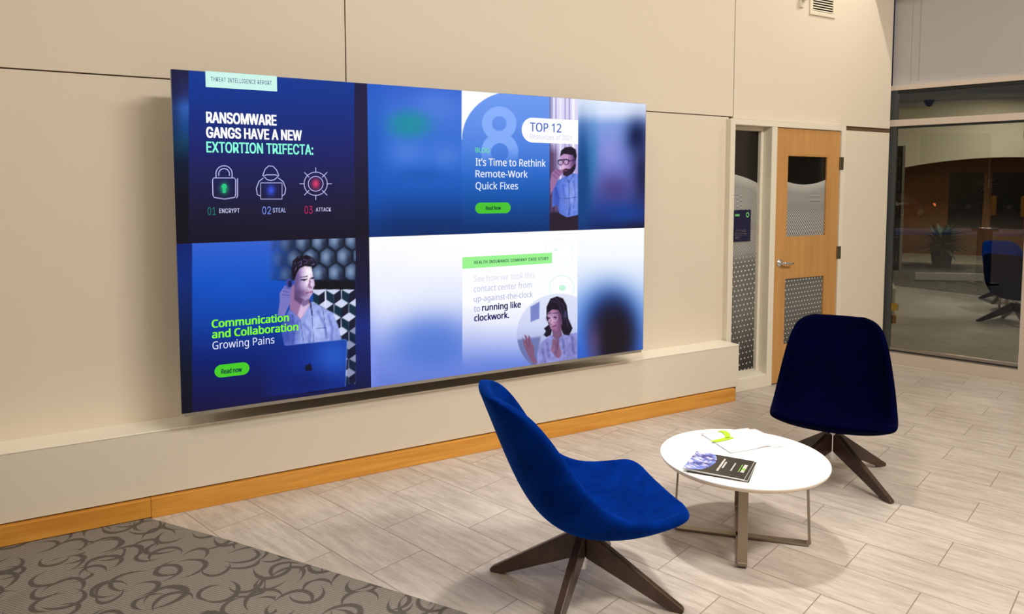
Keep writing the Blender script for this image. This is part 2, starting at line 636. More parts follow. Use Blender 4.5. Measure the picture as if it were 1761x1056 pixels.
# lever handle
bm = bmesh.new()
RX = Matrix.Translation((4.905, dy0, 1.030)) @ Matrix.Rotation(R(90), 4, 'X')
lathe(bm, [(0.0345, 0.0), (0.0345, 0.004), (0.030, 0.010), (0.014, 0.014), (0.012, 0.048), (0.010, 0.052)], 28, M=RX)
h_ = mesh_obj('door_handle', bm, M_CHROME, door, smooth=True)
bm = bmesh.new()
tube(bm, [(4.898, dy0 - 0.050, 1.032), (4.915, dy0 - 0.052, 1.031), (4.95, dy0 - 0.054, 1.027), (4.99, dy0 - 0.053, 1.024), (5.022, dy0 - 0.048, 1.024)], [0.011, 0.012, 0.011, 0.010, 0.008], 12)
mesh_obj('lever', bm, M_CHROME, h_, smooth=True)
for zc in (1.868, 1.085, 0.26):
    bm = bmesh.new()
    tube(bm, [(5.6425, dy0 - 0.006, zc - 0.055), (5.6425, dy0 - 0.006, zc + 0.055)], 0.008, 10)
    box(bm, 5.644, 5.672, fy0 - 0.004, fy0 + 0.002, zc - 0.055, zc + 0.055)
    mesh_obj('hinge', bm, M_HINGE, door)

# the unlit room behind the door: dark backing and a hanging curtain
bm = bmesh.new()
box(bm, 4.0, 6.2, 5.6, 5.7, 0, 2.8)
mesh_obj('wall_meeting_room', bm, M_MEET, kind='structure')

# ------------------------------------------------------------------ window wall
bm = bmesh.new()
# plain wall right of the glazing, out to the side
box(bm, 2.3, 9.6, 0, 0.1, 0, CEIL, M=WM)
mesh_obj('wall_right', bm, M_WALL, kind='structure')
bm = bmesh.new()
box(bm, -0.112, 0.036, 0.0, 0.05, 2.600, CEIL, M=WM)
box(bm, 0.105, 2.3, 0.0, 0.05, 2.628, CEIL, M=WM)
box(bm, 0.036, 0.105, 0.006, 0.05, 2.628, CEIL, M=WM)
box(bm, 0.036, 2.3, -0.006, 0.05, 2.597, 2.628, M=WM)
mesh_obj('wall_above_window', bm, M_BULK, kind='structure', bevel=0.002)
bm = bmesh.new()
box(bm, -0.13, 2.3, -0.012, 0.06, 2.555, 2.600, M=WM)
box(bm, -0.13, 2.3, -0.012, 0.06, 2.224, 2.284, M=WM)
box(bm, -0.13, 2.3, -0.012, 0.06, 0.0, 0.100, M=WM)
box(bm, 0.953, 1.015, -0.012, 0.06, 0.100, 2.555, M=WM)
box(bm, 2.24, 2.30, -0.012, 0.06, 0.100, 2.555, M=WM)
wf = mesh_obj('window_2', bm, M_ALU, kind='structure', bevel=0.002)
bm = bmesh.new()
for za, zb in ((0.100, 2.224), (2.284, 2.555)):
    box(bm, -0.13, -0.062, 0.0, 0.06, za, zb, M=WM)
mesh_obj('dark_jamb', bm, M_DARKMULL, wf)
bm = bmesh.new()
for ta, tb in ((-0.062, 0.953), (1.015, 2.24)):
    box(bm, ta, tb, 0.004, 0.05, 0.112, 0.124, M=WM)
    box(bm, ta, tb, 0.004, 0.05, 2.206, 2.224, M=WM)
    box(bm, ta, tb, 0.004, 0.05, 2.527, 2.555, M=WM)
mesh_obj('gasket', bm, M_GASKET, wf)
bm = bmesh.new()
for ta, tb in ((-0.062, 0.953), (1.015, 2.24)):
    box(bm, ta, tb, 0.002, 0.05, 0.100, 0.112, M=WM)
    box(bm, ta, tb, 0.012, 0.05, 0.124, 0.150, M=WM)
mesh_obj('sill_bead', bm, M_STEEL, wf)
for ta, tb in ((-0.062, 0.953), (1.015, 2.24)):
    for za, zb in ((0.13, 2.22), (2.284, 2.55)):
        bm = bmesh.new()
        box(bm, ta, tb, 0.022, 0.028, za, zb, M=WM)
        mesh_obj('pane', bm, M_GLASS, wf)
# small dull gold square low beside the left jamb
bm = bmesh.new()
box(bm, -0.060, -0.005, 0.012, 0.0215, 0.50, 0.565, M=WM)
mesh_obj('jamb_square', bm, plain('dull_gold', (150, 120, 50), 0.4, 0.6), wf)

# ceilings, soffit by the window, rear and left walls
bm = bmesh.new()
box(bm, -4.6, 10.2, -5.1, 4.3, CEIL, CEIL + 0.1)
mesh_obj('ceiling', bm, M_CEIL, kind='structure')
bm = bmesh.new()
# soffit running along the window wall; its edge throws the slanting shade on the screen wall
prism(bm, [(6.060, YW + 0.02), (6.55, YW + 0.02), wpt(9.6), (wpt(9.6)[0] - 0.8, wpt(9.6)[1])], 'z', 3.46, CEIL)
mesh_obj('trim_4', bm, M_CEIL, kind='structure')
bm = bmesh.new()
box(bm, -9, 10.2, -5.1, -5.0, 0, CEIL)
mesh_obj('wall_front', bm, M_WALL, kind='structure')
bm = bmesh.new()
box(bm, -9.0, -8.9, -5.0, 4.17, 0, CEIL)
mesh_obj('wall_left', bm, plain('dark_left_wall', (120, 96, 70), 0.7), kind='structure')
bm = bmesh.new()
box(bm, -9.0, -4.6, -5.0, 4.17, 3.68, 3.75)
box(bm, -4.6, -4.5, -5.0, 4.17, 3.68, CEIL)
mesh_obj('ceiling_left', bm, plain('grey_low_ceiling', (150, 148, 140), 0.8), kind='structure')
# curved cream soffit across the far left of the lobby (seen mirrored in the window)
bm = bmesh.new()
arc = [(-5.0 + 9.1 * k / 24, 2.36 - 0.0000 - 0.055 * ((-5.0 + 9.1 * k / 24) - 1.2) ** 2 * 0.9) for k in range(25)]
arc = [(y_, max(1.7, z_)) for y_, z_ in arc]
prism(bm, [(4.1, 3.68), (-5.0, 3.68)] + arc, 'x', -5.9, -5.5)
mesh_obj('trim_5', bm, M_WALL, kind='structure')
bm = bmesh.new()
W_BROWN = wood('brown_lobby_panelling', (120, 74, 30), (140, 88, 38), 'z', 0.5)
ys = [(-5.0, 0.60), (1.28, 1.45), (2.18, 4.16)]
for a, c in ys: box(bm, -6.9, -6.8, a, c, 0.66, 2.04)
box(bm, -6.9, -6.8, -5.0, 4.16, 2.04, 3.68)
box(bm, -6.9, -6.8, -5.0, 4.16, 0.0, 0.66)
mesh_obj('wall_lobby', bm, W_BROWN, kind='structure')
for k, (a, c) in enumerate(((0.60, 1.28), (1.45, 2.18))):
    bm = bmesh.new()
    box(bm, -6.87, -6.85, a, c, 0.66, 2.04)
    mesh_obj('window_%d' % (3 + k), bm, plain('dark_pane', (26, 24, 28), 0.15), kind='structure')

# glass entrance door with steel kick rail, just outside the left edge, mirrored in the window
KA, KB = Vector((-0.46, 3.38, 0)), Vector((-0.76, 2.28, 0))
kd = (KB - KA); kl = kd.length; kd.normalize()
kn = Vector((kd.y, -kd.x, 0))
KM = Matrix(((kd.x, kn.x, 0, KA.x), (kd.y, kn.y, 0, KA.y), (0, 0, 1, 0), (0, 0, 0, 1)))
bm = bmesh.new()
box(bm, 0, kl, -0.02, 0.02, 0.03, 0.16, M=KM)
d2 = mesh_obj('door_2', bm, plain('satin_kick_rail', (214, 210, 204), 0.42, 0.55), kind='structure', bevel=0.003)
bm = bmesh.new()
box(bm, 0.005, kl - 0.005, -0.005, 0.005, 0.16, 2.6, M=KM)
mesh_obj('door_glass', bm, M_CLEAR, d2)


# ------------------------------------------------------------------ things
exec_order = []


def chair_shell():
    # stations: (x, z) of the centre line, (x, z) of the edge line, half width
    S = [
        (-0.408, 0.868, -0.390, 0.868, 0.120),
        (-0.394, 0.834, -0.350, 0.856, 0.192),
        (-0.370, 0.772, -0.292, 0.824, 0.234),
        (-0.335, 0.682, -0.226, 0.754, 0.260),
        (-0.300, 0.592, -0.166, 0.664, 0.280),
        (-0.262, 0.506, -0.110, 0.576, 0.295),
        (-0.225, 0.432, -0.058, 0.512, 0.305),
        (-0.175, 0.366, -0.006, 0.468, 0.310),
        (-0.110, 0.322, 0.052, 0.436, 0.314),
        (-0.030, 0.300, 0.115, 0.416, 0.317),
        (0.080, 0.298, 0.190, 0.409, 0.317),
        (0.185, 0.324, 0.258, 0.409, 0.313),
        (0.270, 0.363, 0.306, 0.411, 0.301),
        (0.325, 0.390, 0.335, 0.414, 0.270),
        (0.352, 0.402, 0.350, 0.414, 0.192),
    ]
    nv = 15
    bm = bmesh.new()
    grid = []
    for (cx_, cz, ex, ez, w) in S:
        row = []
        for j in range(nv):
            v = -1 + 2 * j / (nv - 1)
            q = abs(v) ** 2.3
            yy = w * math.sin(v * 1.25) / math.sin(1.25)
            row.append(bm.verts.new((cx_ + (ex - cx_) * q, yy, cz + (ez - cz) * q)))
        grid.append(row)
    for a, c in zip(grid, grid[1:]):
        for j in range(nv - 1):
            bm.faces.new((a[j], a[j + 1], c[j + 1], c[j]))
    rim = [r[0].co.copy() for r in grid] + [v.co.copy() for v in grid[-1][1:-1]] + [r[-1].co.copy() for r in grid[::-1]] + [v.co.copy() for v in grid[0][1:-1]][::-1]
    return bm, rim


def make_chair(label, mat, welt, loc, face, base_ang):
    t = thing('swivel_lounge_chair', label, 'chair', (loc[0], loc[1], 0), 0.0, None)
    bm, rim = chair_shell()
    bmesh.ops.rotate(bm, verts=bm.verts, cent=(0, 0, 0), matrix=Matrix.Rotation(R(face), 3, 'Z'))
    o = mesh_obj('seat_shell', bm, mat, t, smooth=True)
    s = o.modifiers.new('solid', 'SOLIDIFY'); s.thickness = 0.040; s.offset = 0
    u = o.modifiers.new('sub', 'SUBSURF'); u.levels = 2; u.render_levels = 3
    bm = bmesh.new()
    M3 = Matrix.Rotation(R(face), 4, 'Z')
    # column, collar
    bm = bmesh.new()
    lathe(bm, [(0.020, 0.10), (0.020, 0.245), (0.033, 0.247), (0.036, 0.258), (0.033, 0.268), (0.055, 0.272), (0.060, 0.290)], 24)
    mesh_obj('swivel_column', bm, M_CHROME, t, smooth=False)
    for k in range(4):
        bm = bmesh.new()
        pts = [(0.018, 0.256), (0.045, 0.250), (0.405, 0.022), (0.414, 0.010), (0.408, 0.0), (0.360, 0.0), (0.018, 0.148)]
        n = len(pts)
        A, B = [], []
        for (rr, zz) in pts:
            w = 0.017 if rr < 0.1 else 0.015
            A.append(bm.verts.new((rr, -w, zz)))
            B.append(bm.verts.new((rr, w, zz)))
        bm.faces.new(A); bm.faces.new(B[::-1])
        for i in range(n):
            bm.faces.new((A[i], B[i], B[(i + 1) % n], A[(i + 1) % n]))
        bmesh.ops.rotate(bm, verts=bm.verts, cent=(0, 0, 0), matrix=Matrix.Rotation(R(base_ang + 90 * k), 3, 'Z'))
        mesh_obj('leg', bm, M_BRONZE, t, bevel=0.005)
    return t


make_chair('royal blue velvet swivel lounge chair in front of the screen, seen from its side', M_VELVET, M_WELT, (1.667, 2.356), -16, 38)
make_chair('blue velvet swivel lounge chair with shade put into its colour, beyond the white table, in front of the door', M_VELVET_SHADED, M_WELT, (3.608, 2.633), 214, -8)

# coffee table
TX, TY, TZ = 2.572, 2.346, 0.402
tb = thing('coffee_table', 'low round white coffee table on bent taupe metal legs between the two blue chairs', 'table', (TX, TY, 0))
bm = bmesh.new()
TR = 0.379
lathe(bm, [(0.001, TZ - 0.024), (TR - 0.012, TZ - 0.024), (TR - 0.002, TZ - 0.014), (TR, TZ - 0.007)], 96, mi=1)
o = mesh_obj('table_edge', bm, [M_EDGE, M_EDGE], tb, smooth=False)
bm = bmesh.new()
lathe(bm, [(0.001, TZ - 0.0065), (TR + 0.0005, TZ - 0.0065), (TR + 0.0005, TZ - 0.0015), (TR - 0.0015, TZ), (0.001, TZ)], 96)
mesh_obj('tabletop', bm, M_WHITE, tb)
for ang, rt, rb, dz in ((-45.6, 0.292, 0.312, 0.0), (44.4, 0.292, 0.312, 0.0)):
    path = [(-rt, TZ - 0.024), (-rb + 0.003, 0.030)]
    for k in range(6):
        a = PI + k / 5 * PI / 2
        path.append((-rb + 0.022 + 0.022 * math.cos(a), 0.026 + 0.022 * math.sin(a)))
    path += [(-x_, z_) for x_, z_ in path[::-1]]
    th = 0.009
    inner = []
    for i, (x_, z_) in enumerate(path):
        a = Vector(path[max(i - 1, 0)]); c = Vector(path[min(i + 1, len(path) - 1)])
        tdir = (c - a).normalized()
        nrm = Vector((-tdir.y, tdir.x))
        inner.append((x_ + nrm.x * th, z_ + nrm.y * th))
    bm = bmesh.new()
    A = [[bm.verts.new((p[0], s, p[1])) for s in (-0.021, 0.021)] for p in path]
    B = [[bm.verts.new((p[0], s, p[1])) for s in (-0.021, 0.021)] for p in inner]
    for i in range(len(path) - 1):
        bm.faces.new((A[i][0], A[i][1], A[i + 1][1], A[i + 1][0]))
        bm.faces.new((B[i][0], B[i + 1][0], B[i + 1][1], B[i][1]))
        bm.faces.new((A[i][0], A[i + 1][0], B[i + 1][0], B[i][0]))
        bm.faces.new((A[i][1], B[i][1], B[i + 1][1], A[i + 1][1]))
    for i in (0, -1):
        bm.faces.new((A[i][0], B[i][0], B[i][1], A[i][1]))
    bmesh.ops.rotate(bm, verts=bm.verts, cent=(0, 0, 0), matrix=Matrix.Rotation(R(ang), 3, 'Z'))
    bmesh.ops.translate(bm, verts=bm.verts, vec=(0.014, 0.02, 0.0))
    mesh_obj('leg_frame', bm, M_LEG, tb, bevel=0.0015)

# ------------------------------------------------------------------ text
FONT = None
try:
    FONT = bpy.data.fonts.load(os.path.join(bpy.utils.system_resource('DATAFILES'), 'fonts', 'Inter.woff2'))
except Exception:
    FONT = None
HUMANIST = None
try:
    HUMANIST = bpy.data.fonts.load(os.path.join(bpy.utils.system_resource('DATAFILES'), 'fonts', 'NotoSansHebrew-Regular.woff2'))
except Exception:
    HUMANIST = FONT
USE = [FONT]
_cap = {}


def text_mesh(body, bold=0.0, spacing=1.0):
    cu = bpy.data.curves.new('txt', 'FONT')
    cu.body = body
    if USE[0]: cu.font = USE[0]
    cu.space_character = spacing
    cu.resolution_u = 3
    o = bpy.data.objects.new('txt', cu)
    COL.objects.link(o)
    dg = bpy.context.evaluated_depsgraph_get()
    dg.update()
    me = bpy.data.meshes.new_from_object(o.evaluated_get(dg))
    bpy.data.objects.remove(o)
    bpy.data.curves.remove(cu)
    if bold > 0:                       # heavier weight: the outline printed over itself, slightly shifted
        bm = bmesh.new()
        for dx, dy in ((-1, -.4), (1, -.4), (-1, .4), (1, .4), (0, 0)):
            n0 = len(bm.verts)
            bm.from_mesh(me)
            bm.verts.ensure_lookup_table()
            for v in bm.verts[n0:]:
                v.co.x += dx * bold; v.co.y += dy * bold
        bm.to_mesh(me)
        bm.free()
    return me


def cap_height(bold):
    key = (bold, USE[0].name if USE[0] else '')
    if key not in _cap:
        me = text_mesh('H', bold)
        _cap[key] = max(v.co.y for v in me.vertices) - min(v.co.y for v in me.vertices)
    return _cap[key]


def place_text(name, body, mat, parent, origin, ex, ey, x1, cap, bold=0.0, spacing=1.0):
    """text laid out from origin along ex up to length x1, capital height cap along ey"""
    me = text_mesh(body, bold, spacing)
    xs = [v.co.x for v in me.vertices]
    if not xs: return None
    mn, mxx = min(xs), max(xs)
    sx = x1 / (mxx - mn)
    sy = cap / cap_height(bold)
    o0, ex, ey = Vector(origin), Vector(ex), Vector(ey)
    for v in me.vertices:
        x_, y_ = (v.co.x - mn) * sx, v.co.y * sy
        v.co = o0 + ex * x_ + ey * y_
    me.name = name
    me.materials.clear()
    me.materials.append(mat)
    o = bpy.data.objects.new(name, me)
    link(o, parent)
    return o


# ------------------------------------------------------------------ LED video wall
SY = 3.85
SX0, SX1, SZ0, SZ1 = 0.310, 3.220, 0.540, 2.218
XM, ZM = 1.277, 1.381
fw = Vector((math.cos(PITCH) * math.cos(YAW), math.cos(PITCH) * math.sin(YAW), -math.sin(PITCH)))
rt_ = Vector((math.sin(YAW), -math.cos(YAW), 0))
up_ = rt_.cross(fw)


def S(px, py):
    """photograph measurement -> (X, Z) on the screen's face"""
    d = fw * F_PX + rt_ * (px - 880.5) - up_ * (py - CY)
    t = SY / d.y
    return d.x * t, CH + d.z * t


vw = thing('video_wall', 'large wall-mounted video screen showing four blue and white slides', 'screen', (1.765, 3.97, SZ0))


def put(o):
    """parts of the video wall keep their world place"""
    o.matrix_parent_inverse = Matrix.Translation((-1.765, -3.97, -SZ0))
    return o


bm = bmesh.new()
box(bm, SX0 + 0.012, SX1 - 0.012, SY + 0.012, SY + 0.125, SZ0 + 0.012, SZ1 - 0.006)
box(bm, SX0 + 0.25, SX1 - 0.25, SY + 0.125, YW - 0.001, SZ0 + 0.25, SZ1 - 0.2)
put(mesh_obj('cabinet', bm, M_CABINET, vw))
bm = bmesh.new()
box(bm, SX0 - 0.002, SX0 + 0.012, SY + 0.001, SY + 0.03, SZ0 - 0.002, SZ1)
box(bm, SX1 - 0.012, SX1 + 0.003, SY + 0.001, SY + 0.03, SZ0 - 0.002, SZ1)
box(bm, SX0 + 0.012, SX1 - 0.012, SY + 0.001, SY + 0.02, SZ0 - 0.018, SZ0 + 0.012)
box(bm, SX0 + 0.012, SX1 - 0.012, SY + 0.001, SY + 0.03, SZ1 - 0.006, SZ1 + 0.002)
put(mesh_obj('rim', bm, M_RIM, vw))
for sx_ in (SX0 + 0.0105, SX1 - 0.012):
    for k in range(5):
        zc = SZ0 + 0.19 + k * 0.32
        bm = bmesh.new()
        a, c = (sx_ - 0.006, sx_ + 0.002) if sx_ < 1 else (sx_ - 0.002, sx_ + 0.006)
        box(bm, a, c, SY + 0.060, SY + 0.064, zc - 0.06, zc + 0.06)
        box(bm, a, c, SY + 0.096, SY + 0.100, zc - 0.06, zc + 0.06)
        box(bm, a, c, SY + 0.064, SY + 0.096, zc + 0.056, zc + 0.06)
        box(bm, a, c, SY + 0.064, SY + 0.096, zc - 0.06, zc - 0.056)
        put(mesh_obj('side_latch', bm, M_RIM, vw))

m, nt, b = new_mat('led_picture')
at = nt.nodes.new('ShaderNodeAttribute')
at.attribute_name = 'picture'
nt.links.new(at.outputs['Color'], b.inputs['Emission Color'])
b.inputs['Emission Strength'].default_value = 1.0
b.inputs['Base Color'].default_value = (0.004, 0.004, 0.005, 1)
b.inputs['Roughness'].default_value = 0.6
b.inputs['Specular IOR Level'].default_value = 0.1
M_LED = m


class Paint:
    """a slide's picture as one colour per LED; shapes are measured in photograph units on the screen face"""

    def __init__(s, x0, x1, z0, z1, step=0.0042):
        s.nx, s.nz = int((x1 - x0) / step) + 1, int((z1 - z0) / step) + 1
        X, Z = np.meshgrid(np.linspace(x0, x1, s.nx), np.linspace(z0, z1, s.nz))
        s.X, s.Z = X, Z
        d = (X, np.full_like(X, SY), Z - CH)
        dep = d[0] * fw.x + d[1] * fw.y + d[2] * fw.z
        s.px = 880.5 + F_PX * (d[0] * rt_.x + d[1] * rt_.y) / dep
        s.py = CY - F_PX * (d[0] * up_.x + d[1] * up_.y + d[2] * up_.z) / dep
        s.c = np.zeros(X.shape + (3,))

    def mix(s, mask, col):
        m_ = np.clip(mask, 0, 1)[..., None]
        s.c = s.c * (1 - m_) + np.array(col, float) * m_

    def vgrad(s, stops, mask=None):
        ys = [a for a, _ in stops]
        g_ = np.stack([np.interp(s.py, ys, [c[i] for _, c in stops]) for i in range(3)], -1)
        if mask is None: s.c = g_
        else:
            m_ = np.clip(mask, 0, 1)[..., None]
            s.c = s.c * (1 - m_) + g_ * m_

    def band(s, x0, x1, soft=0.6):
        return np.clip((s.px - x0) / soft + .5, 0, 1) * np.clip((x1 - s.px) / soft + .5, 0, 1)

    def hband(s, y0, y1, soft=0.8):
        return np.clip((s.py - y0) / soft + .5, 0, 1) * np.clip((y1 - s.py) / soft + .5, 0, 1)

    def blob(s, cx_, cy_, rx, ry, p=2.0):
        return np.exp(-(((s.px - cx_) / rx) ** 2 + ((s.py - cy_) / ry) ** 2) ** (p / 2))

    def ell(s, cx_, cy_, rx, ry, soft=0.8):
        d = np.sqrt(((s.px - cx_) / rx) ** 2 + ((s.py - cy_) / ry) ** 2)
        return np.clip((1 - d) * min(rx, ry) / soft + .5, 0, 1)

    def ring(s, cx_, cy_, rx, ry, w, soft=0.8):
        d = (np.sqrt(((s.px - cx_) / rx) ** 2 + ((s.py - cy_) / ry) ** 2) - 1) * min(rx, ry)
        return np.clip((w / 2 - np.abs(d)) / soft + .5, 0, 1)

    def poly(s, pts, soft=1.0):
        pts = [(float(a), float(c)) for a, c in pts]
        inside = np.zeros(s.px.shape, bool)
        dist = np.full(s.px.shape, 1e9)
        n = len(pts)
        for i in range(n):
            (x0, y0), (x1, y1) = pts[i], pts[(i + 1) % n]
            c = ((y0 > s.py) != (y1 > s.py)) & (s.px < (x1 - x0) * (s.py - y0) / ((y1 - y0) if y1 != y0 else 1e-9) + x0)
            inside ^= c
            ex, ey = x1 - x0, y1 - y0
            t = np.clip(((s.px - x0) * ex + (s.py - y0) * ey) / (ex * ex + ey * ey + 1e-9), 0, 1)
            dist = np.minimum(dist, np.hypot(s.px - x0 - t * ex, s.py - y0 - t * ey))
        sd = np.where(inside, dist, -dist)
        return np.clip(sd / soft + .5, 0, 1)

    def line(s, pts, w, soft=0.7):
        dist = np.full(s.px.shape, 1e9)
        for (x0, y0), (x1, y1) in zip(pts, pts[1:]):
            ex, ey = x1 - x0, y1 - y0
            t = np.clip(((s.px - x0) * ex + (s.py - y0) * ey) / (ex * ex + ey * ey + 1e-9), 0, 1)
            dist = np.minimum(dist, np.hypot(s.px - x0 - t * ex, s.py - y0 - t * ey))
        return np.clip((w / 2 - dist) / soft + .5, 0, 1)

    def mul(s, mask, f):
        s.c = s.c * (1 - np.clip(mask, 0, 1)[..., None] * (1 - np.array(f, float)))

    def grain(s, mask, amp, cell, seed=1):
        """soft mottling, so that cloth and skin read as photographed"""
        rg = np.random.RandomState(seed)
        gx_, gy_ = (s.px - s.px.min()) / cell, (s.py - s.py.min()) / cell
        a = rg.rand(int(gy_.max()) + 3, int(gx_.max()) + 3)
        ix, iy = gx_.astype(int), gy_.astype(int)
        fx, fy = gx_ - ix, gy_ - iy
        fx, fy = fx * fx * (3 - 2 * fx), fy * fy * (3 - 2 * fy)
        n_ = (a[iy, ix] * (1 - fx) + a[iy, ix + 1] * fx) * (1 - fy) + (a[iy + 1, ix] * (1 - fx) + a[iy + 1, ix + 1] * fx) * fy
        s.c = np.clip(s.c * (1 + (np.clip(mask, 0, 1) * amp * (n_ * 2 - 1))[..., None]), 0, 255)

    def build(s, name, label):
        nx, nz = s.nx, s.nz
        me = bpy.data.meshes.new(name)
        co = np.stack([s.X, np.full_like(s.X, SY), s.Z], -1).reshape(-1, 3)
        idx = np.arange(nx * nz).reshape(nz, nx)
        q = np.stack([idx[:-1, :-1], idx[:-1, 1:], idx[1:, 1:], idx[1:, :-1]], -1).reshape(-1, 4)
        me.vertices.add(len(co)); me.vertices.foreach_set('co', co.ravel())
        me.loops.add(q.size); me.loops.foreach_set('vertex_index', q.ravel().astype(np.int32))
        me.polygons.add(len(q))
        me.polygons.foreach_set('loop_start', np.arange(0, q.size, 4, dtype=np.int32))
        me.update(calc_edges=True)
        a = me.color_attributes.new('picture', 'FLOAT_COLOR', 'POINT')
        v = np.clip(s.c / 255.0, 0, 1)
        l_ = np.where(v <= 0.04045, v / 12.92, ((v + 0.055) / 1.055) ** 2.4)
        a.data.foreach_set('color', np.concatenate([l_.reshape(-1, 3), np.ones((nx * nz, 1))], 1).ravel().astype(np.float32))
        me.materials.append(M_LED)
        o = bpy.data.objects.new(name, me)
        link(o, vw)
        put(o)
        o['label'] = label
        return o


_em = {}


def em(rgb):
    if rgb not in _em: _em[rgb] = emit('led_%d_%d_%d' % rgb, rgb)
    return _em[rgb]


def stext(name, body, rgb, parent, x0, base, x1, top, bold=0.0, spacing=1.0, lift=0.0030):
    X0, Z0 = S(x0, base)
    X1, _ = S(x1, base)
    _, Zt = S(x0, top)
    o = place_text(name, body, em(rgb), parent, (X0, SY - lift, Z0), (1, 0, 0), (0, 0, 1), X1 - X0, Zt - Z0, bold, spacing)
    return o


def spoly(name, pts, rgb, parent, lift=0.0015):
    bm = bmesh.new()
    vs = [bm.verts.new((*[S(*p)[0]], SY - lift, S(*p)[1])) for p in pts]
    bm.faces.new(vs)
    return mesh_obj(name, bm, em(rgb), parent)


def srect(name, x0, x1, top, bottom, rgb, parent, lift=0.0015, rnd=0.0, seg=8, right_round=True):
    """upright rectangle on the screen, corners measured at the left edge, radius as a share of half the height"""
    X0, Zt = S(x0, top); _, Zb = S(x0, bottom); X1, _ = S(x1, (top + bottom) / 2)
    r = (Zt - Zb) / 2 * rnd
    pts = []
    if r <= 0: pts = [(X0, Zb), (X1, Zb), (X1, Zt), (X0, Zt)]
    else:
        for cx_, cz, a0 in ((X1 - r, Zb + r, -90), (X1 - r, Zt - r, 0), (X0 + r, Zt - r, 90), (X0 + r, Zb + r, 180)):
            if not right_round and cx_ > X0 + r + 1e-6:
                pts.append((X1, Zb if a0 == -90 else Zt)); continue
            for k in range(seg + 1):
                a = R(a0 + 90 * k / seg)
                pts.append((cx_ + r * math.cos(a), cz + r * math.sin(a)))
    bm = bmesh.new()
    bm.faces.new([bm.verts.new((x_, SY - lift, z_)) for x_, z_ in pts])
    return mesh_obj(name, bm, em(rgb), parent)


def strokes(name, lines, w, rgb, parent, lift=0.0022):
    """thin line drawing on the screen"""
    bm = bmesh.new()
    for pts in lines:
        P = [Vector(S(*p)) for p in pts]
        closed = (P[0] - P[-1]).length < 1e-6 and len(P) > 2
        if closed: P = P[:-1]
        n = len(P)
        L, Rr = [], []
        for i in range(n):
            a = P[i - 1] if (closed or i > 0) else P[i]
            c = P[(i + 1) % n] if (closed or i < n - 1) else P[i]
            t = (c - a).normalized()
            nn = Vector((-t.y, t.x)) * w / 2
            L.append(bm.verts.new((P[i].x + nn.x, SY - lift, P[i].y + nn.y)))
            Rr.append(bm.verts.new((P[i].x - nn.x, SY - lift, P[i].y - nn.y)))
        for i in range(n if closed else n - 1):
            j = (i + 1) % n
            bm.faces.new((L[i], L[j], Rr[j], Rr[i]))
    return mesh_obj(name, bm, em(rgb), parent)


def zq(n, a, c):
    """measurements taken in enlarged crops of the photograph"""
    return {1: (280 + a / 3.3, 100 + c / 3.3), 2: (280 + a / 3.3, 400 + c / 3.3), 3: (620 + a / 3.522, 130 + c / 3.522), 4: (620 + a / 3.52, 380 + c / 3.52)}[n]


def zp(n, pts): return [zq(n, a, c) for a, c in pts]


def circ(n, cx_, cy_, r, ry=None, a0=0, a1=360, k=28):
    ry = ry or r
    return [zq(n, cx_ + r * math.cos(R(a0 + (a1 - a0) * i / k)), cy_ + ry * math.sin(R(a0 + (a1 - a0) * i / k))) for i in range(k + 1)]


# --- slide: ransomware
P = Paint(SX0, XM, ZM, SZ1)
P.vgrad([(110, (6, 56, 146)), (160, (6, 50, 140)), (195, (14, 44, 128)), (260, (24, 32, 104)), (320, (24, 26, 72)), (370, (24, 20, 48)), (420, (20, 14, 34))])
P.vgrad([(119, (26, 28, 62)), (160, (34, 42, 100)), (185, (44, 92, 180)), (215, (20, 70, 140)), (245, (6, 62, 96)), (280, (8, 24, 50)), (340, (12, 12, 26)), (420, (16, 10, 24))], P.band(280, 324.5, 1))
P.mix(P.blob(298, 185, 12, 90) * 0.5, (14, 18, 44))
P.vgrad([(119, (26, 24, 62)), (250, (30, 26, 66)), (420, (20, 14, 30))], P.band(609.5, 660, 1))
for (x_, y_, c_) in ((385.5, 324, (40, 190, 120)), (466, 327, (60, 90, 240)), (543, 316, (240, 60, 110))):
    P.mix(P.blob(x_, y_, 7, 9) * 0.9, c_)
s1 = P.build('slide', 'top left slide about ransomware, dark blue')
srect('badge', 353, 476, 122.0, 149.5, (206, 246, 236), s1)
stext('caption', 'THREAT INTELLIGENCE REPORT', (50, 90, 130), s1, 362.5, 139.5, 467, 132.0, 0.01, 1.15)
stext('headline', 'RANSOMWARE', (255, 255, 255), s1, 354.5, 210.8, 475.5, 191.5, 0.035)
stext('headline', 'GANGS HAVE A NEW', (255, 255, 255), s1, 354.5, 236.3, 519, 217.5, 0.035)
stext('headline', 'EXTORTION TRIFECTA:', (140, 255, 222), s1, 355, 261.8, 538.5, 243, 0.022)
stext('numeral', '01', (36, 120, 112), s1, 357, 370, 371, 356.5)
stext('caption', 'ENCRYPT', (196, 200, 236), s1, 377, 366.3, 412, 358.6, 0.015, 1.1)
stext('numeral', '02', (120, 146, 240), s1, 451, 368.6, 466, 355.3)
stext('caption', 'STEAL', (176, 186, 240), s1, 469, 365.3, 491.5, 357.7, 0.015, 1.1)
stext('numeral', '03', (186, 44, 92), s1, 523.5, 367.6, 537.5, 354.4)
stext('caption', 'ATTACK', (200, 196, 236), s1, 543, 363.6, 569, 357.0, 0.015, 1.1)
W_ = 0.0042
lv = (190, 190, 244)
